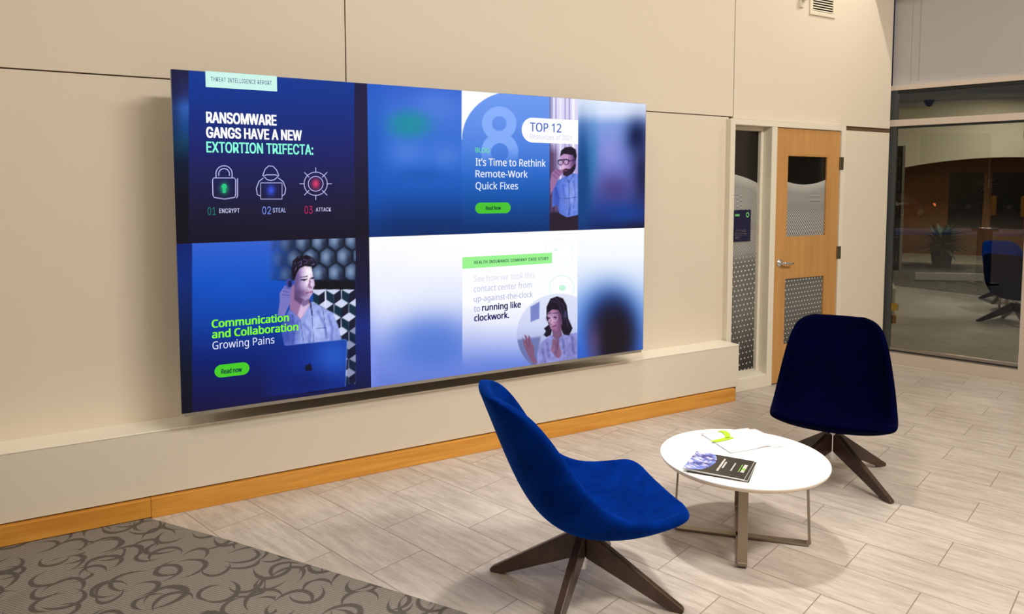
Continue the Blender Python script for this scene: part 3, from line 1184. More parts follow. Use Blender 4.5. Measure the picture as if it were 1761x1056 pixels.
strokes('padlock_icon', [zp(1, [(282, 690), (288, 680), (405, 680), (413, 690), (413, 775), (408, 790), (350, 800), (290, 790), (284, 775), (282, 690)]),
                         zp(1, [(302, 678)]) + circ(1, 347, 655, 46, 44, 180, 360, 16) + zp(1, [(393, 678)]),
                         zp(1, [(317, 668)]) + circ(1, 347, 655, 30, 28, 180, 360, 14) + zp(1, [(377, 668)]),
                         zp(1, [(424, 682), (424, 780), (418, 795)])], W_, lv, s1)
spoly('keyhole', circ(1, 348, 728, 15, 15, 120, 420, 20) + zp(1, [(358, 765), (338, 765)]), (40, 200, 130), s1, 0.0024)
strokes('hooded_figure_icon', [zp(1, [(566, 668), (580, 630), (600, 612), (625, 614), (645, 635), (658, 668)]),
                               zp(1, [(570, 668), (590, 662), (640, 662), (655, 670), (640, 684), (632, 690), (612, 694), (592, 690), (584, 682), (570, 668)]),
                               zp(1, [(555, 708), (676, 708), (676, 800), (555, 800), (555, 708)]),
                               zp(1, [(570, 680), (545, 700), (530, 740), (536, 775), (553, 782)]),
                               zp(1, [(655, 680), (682, 700), (697, 740), (692, 770), (678, 782)])], W_, lv, s1)
strokes('target_icon', [circ(1, 867, 713, 66), circ(1, 867, 713, 42)] +
        [[zq(1, 867 + math.cos(R(45 * k)) * (62 if k % 2 == 0 else 52), 713 + math.sin(R(45 * k)) * (62 if k % 2 == 0 else 52)),
          zq(1, 867 + math.cos(R(45 * k)) * 92, 713 + math.sin(R(45 * k)) * 92)] for k in range(8)], W_ * 0.9, lv, s1)

USE[0] = HUMANIST
# --- slide: communication, man with headphones
P = Paint(SX0, XM, SZ0, ZM)
P.vgrad([(408, (60, 98, 206)), (440, (40, 92, 204)), (490, (8, 76, 190)), (560, (4, 58, 156)), (620, (6, 30, 108)), (670, (16, 22, 80)), (712, (22, 16, 56))])
P.mix(P.blob(395, 470, 80, 60) * 0.35, (20, 90, 200))
# hexagon tiles
hx = np.zeros(P.px.shape)
pic = np.clip((P.px - 462) / 60, 0, 1) * P.hband(400, 483)
P.mix(pic * 0.96, (16, 22, 34))
for row in range(3):
    for k in range(7):
        cx_ = 463 + k * 28.6 + (14.3 if row % 2 else 0)
        cy_ = 416 + row * 27.5 - (cx_ - 540) * 0.045
        hexp = [(cx_ + 14 * math.cos(R(60 * q + 90)), cy_ + 16.5 * math.sin(R(60 * q + 90))) for q in range(6)]
        m_ = P.poly(hexp, 3.0) * P.hband(400, 481) * np.clip((P.px - 458) / 70, 0, 1) * P.band(400, 611.5)
        P.mix(m_, (40, 56, 88))
        P.mix(m_ * P.blob(cx_ - 3, cy_ - 1, 9, 12) * 0.8, (146, 172, 210))
        P.mix(m_ * P.blob(cx_ + 9, cy_ + 6, 5, 8) * 0.6, (18, 24, 40))
P.mix(P.band(536, 611.5) * P.hband(483, 499), (14, 14, 24))
# cube tiles
ct = P.band(538, 611.5) * P.hband(498, 660)
P.mix(ct, (206, 214, 242))
for row in range(7):
    for k in range(4):
        x_ = 548 + k * 26.0 - (13 if row % 2 else 0)
        y_ = 508 + row * 24.0 - (x_ - 550) * 0.06
        P.mix(ct * P.poly([(x_ - 12.5, y_ - 7), (x_, y_), (x_, y_ + 17), (x_ - 12.5, y_ + 9)], 0.8), (12, 44, 64))
        P.mix(ct * P.poly([(x_, y_), (x_ + 12.5, y_ - 9), (x_ + 12.5, y_ + 8), (x_, y_ + 17)], 0.8), (22, 24, 46))
P.mix(P.line([(559, 498), (561, 560)], 1.2) * ct, (230, 235, 255))
P.vgrad([(400, (24, 18, 40)), (500, (22, 22, 60)), (560, (22, 40, 120)), (640, (18, 26, 84)), (712, (18, 12, 36))], P.band(611.5, 660, 1))
P.vgrad([(415, (10, 34, 110)), (480, (8, 40, 116)), (560, (10, 30, 80)), (640, (12, 18, 36)), (712, (16, 14, 26))], P.band(280, 330.5, 1))
P.mix(P.band(596, 611.5) * P.hband(560, 690) * 0.35, (10, 16, 60))
# the man: shirt, neck, face, hair, hand
shirt = zp(2, [(690, 640), (672, 540), (700, 470), (722, 430), (780, 497), (838, 390), (895, 418), (965, 455), (995, 530), (1014, 606), (900, 625)])
m_ = P.poly(shirt, 1.2)
P.mix(m_, (142, 158, 226))
P.mix(m_ * P.blob(548, 560, 22, 26) * 0.7, (192, 206, 250))
P.mix(m_ * P.blob(495, 570, 14, 30) * 0.8, (70, 92, 190))
for l_ in ([(780, 500), (800, 630)], [(848, 480), (855, 620)], [(870, 545), (925, 540), (925, 580)], [(905, 420), (925, 560)]):
    P.mix(m_ * P.line(zp(2, l_), 1.0) * 0.7, (50, 66, 150))
P.mix(P.poly(zp(2, [(722, 330), (740, 290), (800, 380), (838, 380), (836, 408), (782, 494), (720, 436)]), 1.2), (150, 112, 160))
P.mix(P.poly(zp(2, [(790, 385), (838, 380), (836, 408), (782, 494), (765, 470)]), 3), (212, 186, 222))
P.mix(P.line(zp(2, [(835, 385), (842, 430), (848, 470)]), 2.4), (40, 44, 90))
face = zp(2, [(742, 240), (760, 205), (800, 188), (842, 194), (850, 235), (856, 262), (862, 298), (852, 318), (850, 345), (832, 376), (806, 384), (772, 362), (748, 318)])
m_ = P.poly(face, 1.2)
P.mix(m_, (196, 170, 214))
P.mix(m_ * P.blob(530, 475, 10, 22), (250, 236, 250))
P.mix(m_ * P.blob(512, 480, 7, 26) * 0.75, (122, 100, 160))
for l_ in ([(785, 268), (818, 264)], [(842, 258), (856, 256)]):
    P.mix(P.line(zp(2, l_), 2.2), (40, 30, 60))
P.mix(P.line(zp(2, [(782, 254), (820, 248)]), 1.6), (60, 44, 70))
P.mix(P.line(zp(2, [(838, 275), (832, 305), (842, 310)]), 2.0) * 0.8, (120, 80, 130))
P.mix(P.line(zp(2, [(815, 342), (848, 336)]), 2.0), (170, 70, 110))
hair = zp(2, [(735, 268), (730, 215), (738, 160), (768, 134), (815, 126), (850, 140), (866, 168), (862, 195), (842, 196), (806, 190), (776, 204), (760, 230), (748, 270)])
P.mix(P.poly(hair, 1.4), (22, 16, 34))
for l_ in ([(765, 175), (800, 152), (840, 165)], [(770, 190), (808, 172), (850, 185)]):
    P.mix(P.line(zp(2, l_), 1.4) * 0.7, (90, 80, 130))
hand = zp(2, [(652, 470), (664, 390), (662, 345), (690, 302), (722, 300), (732, 322), (722, 352), (724, 396), (704, 440), (690, 476)])
P.mix(P.poly(hand, 1.2), (120, 118, 196))
for l_ in ([(690, 312), (726, 322)], [(682, 330), (720, 340)], [(678, 352), (716, 358)]):
    P.mix(P.line(zp(2, l_), 1.2) * 0.8, (66, 62, 140))
P.mix(P.ell(*zq(2, 716, 288), 6, 8), (58, 74, 160))
P.mix(P.ell(*zq(2, 722, 290), 3.5, 6), (24, 30, 80))
pf = P.poly(face, 1.0)
P.mul(pf * np.clip((519 - P.px) / 14, 0, 1), (0.52, 0.50, 0.66))
P.mul(pf * P.blob(518, 505, 12, 9) * 0.8, (0.5, 0.42, 0.58))
P.mix(pf * P.blob(533, 466, 6, 8) * 0.8, (255, 250, 255))
P.mix(P.ell(*zq(2, 801, 268), 3.6, 1.9), (30, 26, 56)); P.mix(P.ell(*zq(2, 848, 260), 2.4, 1.7), (30, 26, 56))
P.mix(P.line(zp(2, [(836, 262), (826, 308), (842, 314)]), 2.4) * 0.6, (120, 70, 120))
P.mul(P.poly(zp(2, [(748, 318), (772, 362), (806, 384), (832, 376), (838, 398), (800, 420), (745, 380)]), 3) * 0.8, (0.5, 0.45, 0.6))
for k, l_ in enumerate(([(772, 138), (790, 160), (782, 186)], [(800, 128), (822, 150), (850, 158)], [(842, 140), (858, 172), (846, 192)], [(748, 170), (760, 190), (752, 214)], [(815, 168), (838, 180), (862, 182)])):
    P.mix(P.line(zp(2, l_), 1.1) * 0.75, (120, 112, 170))
    P.mix(P.line([(a + 2.2, c + 2.0) for a, c in zp(2, l_)], 2.0), (12, 8, 22))
ps = P.poly(shirt, 1.0)
P.mul(ps * np.clip((520 - P.px) / 40, 0, 1), (0.55, 0.6, 0.82))
for l_ in ([(735, 470), (745, 560), (738, 632)], [(800, 520), (838, 560), (830, 630)], [(880, 450), (915, 520), (930, 600)], [(940, 470), (962, 540), (958, 608)], [(770, 500), (752, 540)]):
    P.mul(ps * P.line(zp(2, l_), 3.5, 4) * 0.55, (0.45, 0.5, 0.75))
P.grain(ps, 0.07, 5, 3); P.grain(pf, 0.05, 3, 4)
# laptop
lap = zp(2, [(560, 650), (700, 640), (1030, 605), (1046, 612), (1036, 875), (900, 895), (560, 935)])
m_ = P.poly(lap, 1.0) * np.clip((P.px - 440) / 70, 0, 1)
P.mix(m_, (8, 40, 134))
P.mix(m_ * P.blob(575, 612, 40, 40) * 0.7, (44, 104, 220))
P.mix(m_ * P.blob(520, 660, 60, 22) * 0.6, (8, 22, 90))
P.mix(P.line(zp(2, [(700, 640), (1030, 606), (1046, 614), (1036, 872)]), 1.2) * 0.6, (130, 160, 240))
P.mix(P.line(zp(2, [(820, 910), (1034, 878)]), 2.0) * 0.8, (8, 8, 30))
ap = P.ell(*zq(2, 820, 768), 4.0, 5.4).clip(0, 1)
ap = np.maximum(ap, P.ell(*zq(2, 836, 767), 4.0, 5.4)) * (1 - P.ell(*zq(2, 853, 762), 2.6, 3.2))
P.mix(ap, (14, 14, 44))
P.mix(P.line(zp(2, [(827, 750), (836, 742)]), 2.0), (14, 14, 44))
s2 = P.build('slide', 'bottom left slide with a man at a laptop, blue')
stext('headline', 'Communication', (132, 255, 40), s2, 364, 563.6, 497, 550.0, 0.028)
stext('headline', 'and Collaboration', (132, 255, 40), s2, 364.5, 581.8, 513, 568.0, 0.026)
stext('headline', 'Growing Pains', (226, 232, 255), s2, 365.5, 601.0, 472, 587.6, -0.006)
srect('button', 368.5, 429, 628.5, 650.5, (72, 204, 42), s2, rnd=1.0)
stext('button_text', 'Read now', (14, 30, 60), s2, 380.5, 643.0, 416, 634.6, 0.03)

# --- slide: top 12, man with glasses
P = Paint(XM, SX1, ZM, SZ1)
P.vgrad([(140, (44, 92, 200)), (200, (60, 112, 214)), (270, (46, 108, 210)), (330, (14, 84, 180)), (380, (2, 50, 118)), (410, (2, 40, 96))])
P.mix(P.blob(640, 260, 26, 120) * 0.6, (10, 80, 180))
P.mix(P.blob(752, 180, 45, 30) * 0.7, (86, 130, 226))
P.mix(P.blob(704, 214, 38, 24, 3) * 0.8, (18, 146, 150))
P.mix(P.blob(700, 262, 30, 22) * 0.5, (94, 136, 226))
P.mix(P.blob(768, 268, 26, 22) * 0.5, (94, 136, 226))
P.mix(P.blob(725, 300, 40, 10) * 0.35, (10, 70, 160))
sh = P.band(794, 994, 0.7)
x0_, y0_ = 879.0, 240.0
arcm = np.where((P.px < x0_) & (P.py < y0_), np.clip((1 - np.hypot((P.px - x0_) / 84.5, (P.py - y0_) / 82.0)) * 80 + .5, 0, 1), 1.0)
arcm = arcm * np.where(P.px >= x0_, np.clip((P.py - (158 + (P.px - 880) * 0.10)) + .5, 0, 1), 1.0)
P.vgrad([(155, (112, 156, 244)), (210, (98, 144, 234)), (260, (72, 126, 222)), (300, (38, 104, 200)), (340, (10, 82, 168)), (385, (2, 52, 118)), (405, (2, 44, 104))], sh)
P.mix(sh * (1 - arcm), (255, 255, 255))
fade = np.clip((285 - P.py) / 34, 0, 1) * sh
eight = np.maximum(P.ring(858.5, 212.5, 21.0, 21.0, 17), P.ring(859.5, 262, 23.5, 25, 17))
P.mix(eight * fade * 0.75, (146, 184, 255))
# window blinds and man
pb = P.band(945, 994.5, 0.7)
P.vgrad([(160, (232, 226, 250)), (250, (206, 198, 240)), (330, (150, 130, 200)), (392, (40, 24, 50))], pb)
for q, wv, cc in ((949, 3, (150, 150, 200)), (956, 1.5, (120, 120, 190)), (964, 3, (244, 240, 255)), (972, 2, (140, 144, 200)), (979, 2, (130, 134, 190)), (986, 4, (255, 252, 255)), (946, 2, (60, 60, 120))):
    P.mix(pb * P.band(q - wv / 2, q + wv / 2, 1.0) * 0.85, cc)
P.mix(pb * P.hband(255, 392, 20) * np.clip((962 - P.px) / 10, 0, 1) * 0.7, (60, 30, 60))
P.mix(P.poly(zp(3, [(1145, 830), (1330, 820), (1330, 945), (1140, 945)]), 3) * pb, (38, 26, 44))
sh3 = P.poly(zp(3, [(1162, 690), (1180, 645), (1236, 612), (1288, 590), (1325, 600), (1325, 842), (1250, 858), (1205, 835), (1190, 780), (1160, 800)]), 1.0) * pb
P.mix(sh3, (92, 122, 218))
P.mix(sh3 * P.blob(985, 335, 12, 26) * 0.8, (152, 174, 246))
P.mix(sh3 * P.blob(956, 340, 6, 30) * 0.7, (44, 70, 170))
for l_ in ([(1262, 630), (1264, 850)], [(1205, 740), (1248, 745), (1310, 735)], [(1240, 610), (1262, 650), (1290, 600)]):
    P.mix(sh3 * P.line(zp(3, l_), 1.0) * 0.8, (40, 56, 140))
fc3 = P.poly(zp(3, [(1208, 490), (1225, 474), (1290, 480), (1304, 510), (1306, 545), (1292, 585), (1252, 606), (1222, 590), (1206, 545)]), 1.0) * pb
P.mix(fc3, (190, 148, 196))
P.mix(fc3 * P.blob(987, 280, 5, 16) * 0.7, (140, 96, 140))
P.mix(P.poly(zp(3, [(1222, 572), (1240, 562), (1268, 566), (1300, 535), (1302, 562), (1284, 592), (1252, 612), (1228, 604)]), 1.0) * pb, (44, 28, 52))
P.mix(P.poly(zp(3, [(1208, 490), (1214, 455), (1240, 434), (1278, 430), (1304, 448), (1310, 486), (1304, 518), (1296, 505), (1288, 482), (1232, 474)]), 1.0) * pb, (24, 16, 36))
for (a, c) in ((1212, 525), (1246, 523)):
    P.mix(P.ring(*zq(3, a, c), 4.2, 4.6, 1.3), (30, 24, 56))
P.mix(P.line(zp(3, [(1262, 518), (1302, 510)]), 1.3), (30, 24, 56))
P.mix(P.line(zp(3, [(1228, 578), (1250, 574)]), 1.2), (150, 70, 100))
P.mix(P.poly(zp(3, [(1148, 640), (1158, 590), (1186, 562), (1222, 572), (1226, 592), (1196, 622), (1176, 676), (1150, 720)]), 1.0) * pb, (196, 150, 184))
for l_ in ([(1186, 566), (1212, 588)], [(1174, 580), (1202, 602)], [(1164, 600), (1188, 622)]):
    P.mix(P.line(zp(3, l_), 1.0) * pb * 0.8, (104, 62, 104))
P.mul(fc3 * np.clip((P.px - 976) / 12, 0, 1), (0.55, 0.48, 0.66))
P.mix(fc3 * P.blob(968, 287, 4, 5) * 0.6, (244, 206, 232))
P.mix(P.line(zp(3, [(1196, 516), (1232, 508), (1262, 512)]), 1.6) * pb, (20, 18, 46))
for l_ in ([(1180, 680), (1200, 740), (1195, 790)], [(1290, 640), (1300, 720), (1290, 800)], [(1225, 660), (1235, 730)], [(1275, 780), (1260, 840)]):
    P.mul(sh3 * P.line(zp(3, l_), 2.4, 3) * 0.55, (0.5, 0.55, 0.78))
P.grain(sh3, 0.07, 4, 5); P.grain(fc3, 0.06, 3, 6)
P.mul(P.poly(zp(3, [(1148, 640), (1158, 590), (1186, 562), (1222, 572), (1226, 592), (1196, 622), (1176, 676), (1150, 720)]), 1.0) * pb, (0.78, 0.72, 0.86))
# right blur
rb_ = P.band(994, 1130, 0.7)
P.vgrad([(165, (236, 242, 255)), (195, (216, 228, 255)), (215, (130, 160, 226)), (260, (112, 132, 212)), (320, (84, 92, 172)), (360, (30, 60, 140)), (395, (12, 34, 92))], rb_)
P.mix(rb_ * P.blob(1002, 310, 16, 100, 3) * 0.95, (4, 66, 128))
P.mix(rb_ * P.blob(1020, 270, 9, 60) * 0.6, (30, 120, 170))
P.mix(rb_ * P.blob(1052, 262, 20, 32) * 0.6, (150, 150, 222))
P.mix(rb_ * P.blob(1096, 235, 20, 30) * 0.97, (6, 24, 70))
P.mix(rb_ * P.blob(1105, 300, 18, 60) * 0.9, (22, 24, 66))
P.mix(rb_ * P.blob(1058, 325, 26, 22) * 0.6, (70, 50, 112))
P.mix(rb_ * P.blob(1075, 368, 34, 14) * 0.7, (14, 66, 150))
P.mix(rb_ * P.blob(1108, 392, 40, 10) * 0.8, (30, 22, 50))
s3 = P.build('slide', 'top right slide with a man in glasses, blue')
srect('badge', 897, 994.0, 201.5, 244.5, (255, 255, 255), s3, rnd=1.0, right_round=False)
stext('headline', 'TOP 12', (70, 104, 196), s3, 911, 225.7, 965, 210.4, 0.012)
stext('caption', 'Resources of 2021', (206, 210, 236), s3, 911, 238.8, 983, 230.2)
stext('caption', 'BLOG', (110, 244, 120), s3, 817.5, 262.2, 841, 254.0)
stext('headline', 'It\u2019s Time to Rethink', (244, 248, 255), s3, 817.5, 284.8, 938, 272.0, 0.008)
stext('headline', 'Remote-Work', (244, 248, 255), s3, 817.5, 304.6, 907, 292.6, 0.008)
stext('headline', 'Quick Fixes', (226, 236, 255), s3, 817.5, 325.6, 890.5, 313.4, 0.008)
srect('button', 817, 878, 348.6, 367.6, (72, 196, 50), s3, rnd=1.0)
stext('button_text', 'Read Now', (14, 44, 50), s3, 835, 361.0, 861, 354.6, 0.03)

# --- slide: health insurance, woman with headset
P = Paint(XM, SX1, SZ0, ZM)
P.c[:] = 255
P.vgrad([(395, (255, 255, 255)), (450, (252, 252, 255)), (510, (226, 232, 252)), (560, (172, 186, 242)), (610, (118, 142, 226)), (672, (96, 120, 212))])
P.mix(P.blob(660, 500, 60, 70) * 0.55, (240, 244, 255))
P.mix(P.blob(742, 590, 72, 46, 3) * 0.7, (66, 112, 208))
P.mix(P.blob(634, 620, 14, 70) * 0.6, (134, 152, 246))
sh = P.band(795, 993, 0.7)
P.vgrad([(380, (255, 255, 255)), (520, (252, 252, 255)), (556, (232, 236, 252)), (590, (176, 190, 240)), (625, (110, 136, 222)), (660, (84, 114, 214))], sh)
P.mix(sh * P.line([(810, 560), (812, 650)], 40, 30) * 0.1, (150, 160, 230))
for (cx_, cy_, r_, cc) in ((966, 495, 21, (224, 246, 246)), (962, 436, 24, (240, 252, 251))):
    P.mix(sh * P.ring(cx_, cy_, r_, r_, 1.6), cc)
P.mix(sh * P.ell(967, 495, 6, 5), (196, 246, 222)); P.mix(sh * P.ell(956, 429, 3, 3), (226, 250, 240))
cm = P.ell(962, 575, 73, 70) * sh * P.hband(500, 700)
P.vgrad([(500, (226, 232, 250)), (560, (206, 214, 244)), (600, (150, 164, 218)), (650, (96, 112, 176))], cm)
P.mix(cm * P.poly(zp(4, [(1028, 520), (1084, 488), (1082, 590), (1030, 612)]), 2), (120, 132, 200))
P.mix(cm * P.poly(zp(4, [(945, 720), (1090, 700), (1060, 900), (960, 900)]), 4) * 0.8, (96, 106, 164))
blouse = P.poly(zp(4, [(1074, 880), (1068, 800), (1094, 736), (1152, 692), (1228, 690), (1312, 676), (1312, 850), (1180, 880)]), 1.0) * sh
P.mix(blouse, (140, 142, 208))
P.mix(blouse * P.blob(985, 600, 10, 26) * 0.6, (120, 120, 184))
for l_ in ([(1160, 700), (1180, 760), (1230, 700)], [(1250, 720), (1256, 840)], [(1110, 760), (1100, 860)]):
    P.mix(blouse * P.line(zp(4, l_), 1.0) * 0.7, (110, 112, 176))
P.mix(P.poly(zp(4, [(1124, 590), (1126, 520), (1150, 470), (1190, 456), (1226, 468), (1248, 510), (1258, 590), (1284, 650), (1262, 694), (1228, 688), (1214, 650), (1150, 655)]), 1.0) * sh, (26, 18, 36))
P.mix(P.poly(zp(4, [(1140, 628), (1162, 650), (1152, 690), (1126, 704), (1108, 690), (1122, 668), (1110, 650)]), 1.0) * sh, (26, 18, 36))
P.mix(P.poly(zp(4, [(1160, 660), (1214, 640), (1222, 692), (1190, 722), (1164, 700)]), 1.0) * sh, (120, 84, 120))
fcm = P.poly(zp(4, [(1130, 560), (1160, 536), (1196, 540), (1216, 570), (1222, 620), (1204, 660), (1172, 678), (1150, 650), (1138, 605)]), 1.0) * sh
P.mix(fcm, (166, 120, 160))
P.mix(fcm * P.blob(963, 545, 6, 22) * 0.7, (126, 84, 122))
for (a, c) in ((1136, 590), (1176, 586)):
    P.mix(P.ring(*zq(4, a, c), 5.0, 5.4, 1.0) * sh, (186, 176, 220))
P.mix(P.line(zp(4, [(1160, 642), (1184, 634)]), 2.0) * sh, (120, 44, 84))
P.mix(P.line(zp(4, [(1128, 565), (1152, 556)]), 1.2) * sh, (50, 30, 50)); P.mix(P.line(zp(4, [(1166, 558), (1196, 556)]), 1.2) * sh, (50, 30, 50))
P.mix(P.poly(zp(4, [(978, 700), (992, 722), (1000, 720), (990, 688), (1004, 694), (1014, 716), (1016, 690), (1026, 700), (1036, 740), (1050, 760), (1054, 826), (1074, 858), (1044, 866), (1024, 830), (990, 760)]), 0.9) * sh, (128, 88, 122))
P.mix(P.poly(zp(4, [(1158, 760), (1162, 712), (1176, 716), (1190, 706), (1200, 716), (1206, 770), (1220, 800), (1204, 834), (1186, 828), (1152, 784)]), 0.9) * sh, (138, 98, 132))
P.mix(fcm * P.blob(948, 552, 5, 9) * 0.6, (222, 180, 208))
P.mul(fcm * np.clip((P.px - 955) / 12, 0, 1), (0.62, 0.55, 0.68))
P.mul(fcm * P.blob(952, 571, 9, 5) * 0.6, (0.55, 0.4, 0.55))
for (a, c) in ((1140, 588), (1178, 584)):
    P.mix(P.ell(*zq(4, a, c), 2.6, 1.3) * sh, (40, 24, 50))
P.mix(P.line(zp(4, [(1152, 600), (1146, 622), (1156, 626)]), 1.3) * sh * 0.8, (110, 66, 106))
for l_ in ([(1150, 480), (1200, 500), (1236, 600)], [(1180, 466), (1226, 510), (1256, 640)]):
    P.mix(P.line(zp(4, l_), 1.2) * 0.5 * sh, (86, 80, 120))
P.mix(P.ell(*zq(4, 1240, 566), 2.6, 6) * sh, (60, 60, 96))
for l_ in ([(1130, 740), (1140, 820)], [(1225, 720), (1236, 800)], [(1280, 700), (1290, 800)], [(1100, 780), (1120, 860)], [(1200, 720), (1180, 800)]):
    P.mul(blouse * P.line(zp(4, l_), 3.0, 4) * 0.6, (0.55, 0.55, 0.72))
P.grain(blouse, 0.08, 5, 7); P.grain(fcm, 0.06, 3, 8)
for l_ in ([(1000, 724), (1014, 764)], [(1016, 716), (1026, 760)], [(1176, 722), (1180, 770)], [(1190, 716), (1194, 770)]):
    P.mix(P.line(zp(4, l_), 0.9) * sh * 0.7, (76, 44, 74))
rb_ = P.band(993, 1130, 0.7)
P.vgrad([(385, (255, 255, 255)), (440, (246, 250, 255)), (490, (212, 226, 252)), (540, (150, 184, 242)), (600, (60, 110, 212)), (622, (40, 84, 190))], rb_)
P.mix(rb_ * P.blob(1048, 545, 58, 62, 3) * 0.75, (40, 104, 206))
P.mix(rb_ * P.blob(1052, 560, 42, 56, 3), (18, 32, 82))
P.mix(rb_ * P.blob(1056, 585, 38, 60, 3.5), (28, 20, 28))
P.mix(rb_ * P.blob(1020, 590, 13, 34) * 0.7, (96, 72, 120))
P.mix(rb_ * P.blob(1000, 610, 12, 40) * 0.6, (50, 100, 210))
s4 = P.build('slide', 'bottom right slide with a woman in a headset, white')
spoly('badge', [(795, 442.5), (949, 434.5), (949, 452.5), (795, 462.4)], (156, 244, 146), s4)
USE[0] = FONT
stext('caption', 'HEALTH INSURANCE COMPANY CASE STUDY', (22, 70, 66), s4, 815, 454.0, 943, 448.6, 0.02, 1.1)
USE[0] = HUMANIST
stext('headline', 'See how we took this', (218, 222, 240), s4, 815, 484.8, 919, 474.6, -0.008)
stext('headline', 'contact center from', (186, 194, 226), s4, 814.5, 502.2, 914, 492.0, -0.006)
stext('headline', 'up-against-the-clock', (160, 170, 216), s4, 814.5, 519.2, 916, 509.4, -0.006)
stext('headline', 'to', (130, 140, 200), s4, 814.8, 536.4, 825, 526.0, 0.0)
stext('headline', 'running like', (24, 30, 92), s4, 828.5, 534.6, 895.5, 523.6, 0.03)
stext('headline', 'clockwork.', (24, 30, 92), s4, 815, 552.6, 875.5, 541.4, 0.03)

# ------------------------------------------------------------------ things on the table
# three thin booklets stacked askew, the top one with a galaxy picture
m, nt, b = new_mat('booklet_galaxy_picture')
_, gx, gy, gz = coords(nt)
n1 = noise(nt, comb(nt, gx, gy * 1.0, 0.0), 14, 5, 0.65)
n2 = noise(nt, comb(nt, gx * 1.3, gy * 0.6, 3.0), 40, 4, 0.6)
nt.links.new(mixc(nt, n2.step(0.46, 0.64), mixc(nt, n1.step(0.38, 0.62), lin((40, 40, 130)), lin((120, 142, 226))), lin((226, 226, 252))), b.inputs['Base Color'])
b.inputs['Roughness'].default_value = 0.25
M_GALAXY = m
M_PRINT = plain('pale_print', (214, 212, 206), 0.5)
M_PRINTG = plain('green_print', (150, 210, 90), 0.5)
BO = Vector((2.329, 2.118, 0)); bx = Vector((-0.5205, 0.8540, 0)); by = Vector((0.8540, 0.5205, 0))
bl, bw = 0.262, 0.233


def booklet(label, u0, v0, z0, rot, printed):
    o0 = BO + bx * u0 + by * v0
    t = thing('booklet', label, 'booklet', (o0.x, o0.y, z0), 0.0, 'booklets stacked on the table')
    L = Matrix.Rotation(R(rot), 4, 'Z') @ Matrix(((bx.x, by.x, 0, 0), (bx.y, by.y, 0, 0), (0, 0, 1, 0), (0, 0, 0, 1)))
    def part(name, mat, *a):
        bm = bmesh.new(); box(bm, *a); bmesh.ops.transform(bm, matrix=L, verts=bm.verts)
        return mesh_obj(name, bm, mat, t)
    part('back_cover', M_PAGES, 0, bl, 0, bw, 0.0002, 0.0008)
    part('page_block', M_PAGES, 0, bl, 0, bw, 0.0008, 0.0052)
    part('front_cover', M_COVER, 0, bl, 0, bw, 0.0052, 0.0058)
    if printed:
        bm = bmesh.new()
        prism(bm, [(bl * 0.90, 0.0), (bl * 0.70, bw * 0.10), (bl * 0.60, bw * 0.34), (bl * 0.572, bw * 0.58), (bl * 0.60, bw * 0.80), (bl * 0.67, bw), (bl, bw), (bl, 0.0)], 'z', 0.0059, 0.0061)
        bmesh.ops.transform(bm, matrix=L, verts=bm.verts)
        mesh_obj('galaxy_picture', bm, M_GALAXY, t)
        for ua, ub, va, vb, mt in ((0.117, 0.127, 0.040, 0.196, M_PRINT), (0.104, 0.113, 0.084, 0.166, M_PRINT), (0.066, 0.073, 0.068, 0.168, M_PRINT), (0.036, 0.040, 0.072, 0.166, M_PRINTG),
                                   (0.014, 0.031, 0.125, 0.168, M_PRINT), (0.014, 0.031, 0.098, 0.123, M_PRINTG), (0.014, 0.031, 0.072, 0.096, M_PRINT)):
            bm = bmesh.new()
            v = va
            while v < vb - 0.003:          # rows of small illegible lettering
                w_ = random.uniform(0.005, 0.009)
                box(bm, ua + random.uniform(0, 0.0015), ub - random.uniform(0, 0.0015), v, min(v + w_, vb), 0.0059, 0.0061)
                v += w_ + 0.0018
            bmesh.ops.transform(bm, matrix=L, verts=bm.verts)
            mesh_obj('print_line', bm, mt, t)
    return t


booklet('lowest thin booklet of the stack on the white table, one dark edge showing', -0.020, 0.004, TZ, 3, False)
booklet('middle thin booklet of the stack, dark edge showing beside the top cover', -0.013, 0.010, TZ + 0.0060, 1.2, False)
booklet('topmost charcoal booklet of the stack, with a purple galaxy picture', 0.0, 0.0, TZ + 0.0120, 0, True)

# papers
def sheet(name, corners, z0, mat, label, cat, curl=0.0, th=0.0008):
    t = thing(name, label, cat, (corners[0][0], corners[0][1], TZ))
    bm = bmesh.new()
    n = 10
    g2 = []
    for i in range(n + 1):
        row = []
        for j in range(n + 1):
            u, v = i / n, j / n
            p = (Vector(corners[0]) * (1 - u) * (1 - v) + Vector(corners[1]) * u * (1 - v) + Vector(corners[2]) * u * v + Vector(corners[3]) * (1 - u) * v)
            zz = z0 + curl * (math.exp(-((u - 0.75) / 0.16) ** 2) * (1 - v) ** 2 * 1.2 + 0.25 * v * u)
            row.append(bm.verts.new((p.x - corners[0][0], p.y - corners[0][1], zz)))
        g2.append(row)
    for i in range(n):
        for j in range(n):
            bm.faces.new((g2[i][j], g2[i + 1][j], g2[i + 1][j + 1], g2[i][j + 1]))
    o = mesh_obj('sheet', bm, mat, t, smooth=True)
    s_ = o.modifiers.new('solid', 'SOLIDIFY'); s_.thickness = th; s_.offset = -1
    return t


sheet('paper_sheet', [(2.545, 2.388), (2.880, 2.325), (2.915, 2.585), (2.600, 2.650)], 0.0010, M_PAPER, 'loose white sheet under the folder with the lime green logo', 'paper', 0.003)
fo = sheet('paper_folder', [(2.540, 2.392), (2.800, 2.352), (2.880, 2.600), (2.610, 2.662)], 0.0062, M_PAPER, 'white paper folder with a lime green curved logo on the table', 'folder', 0.006)
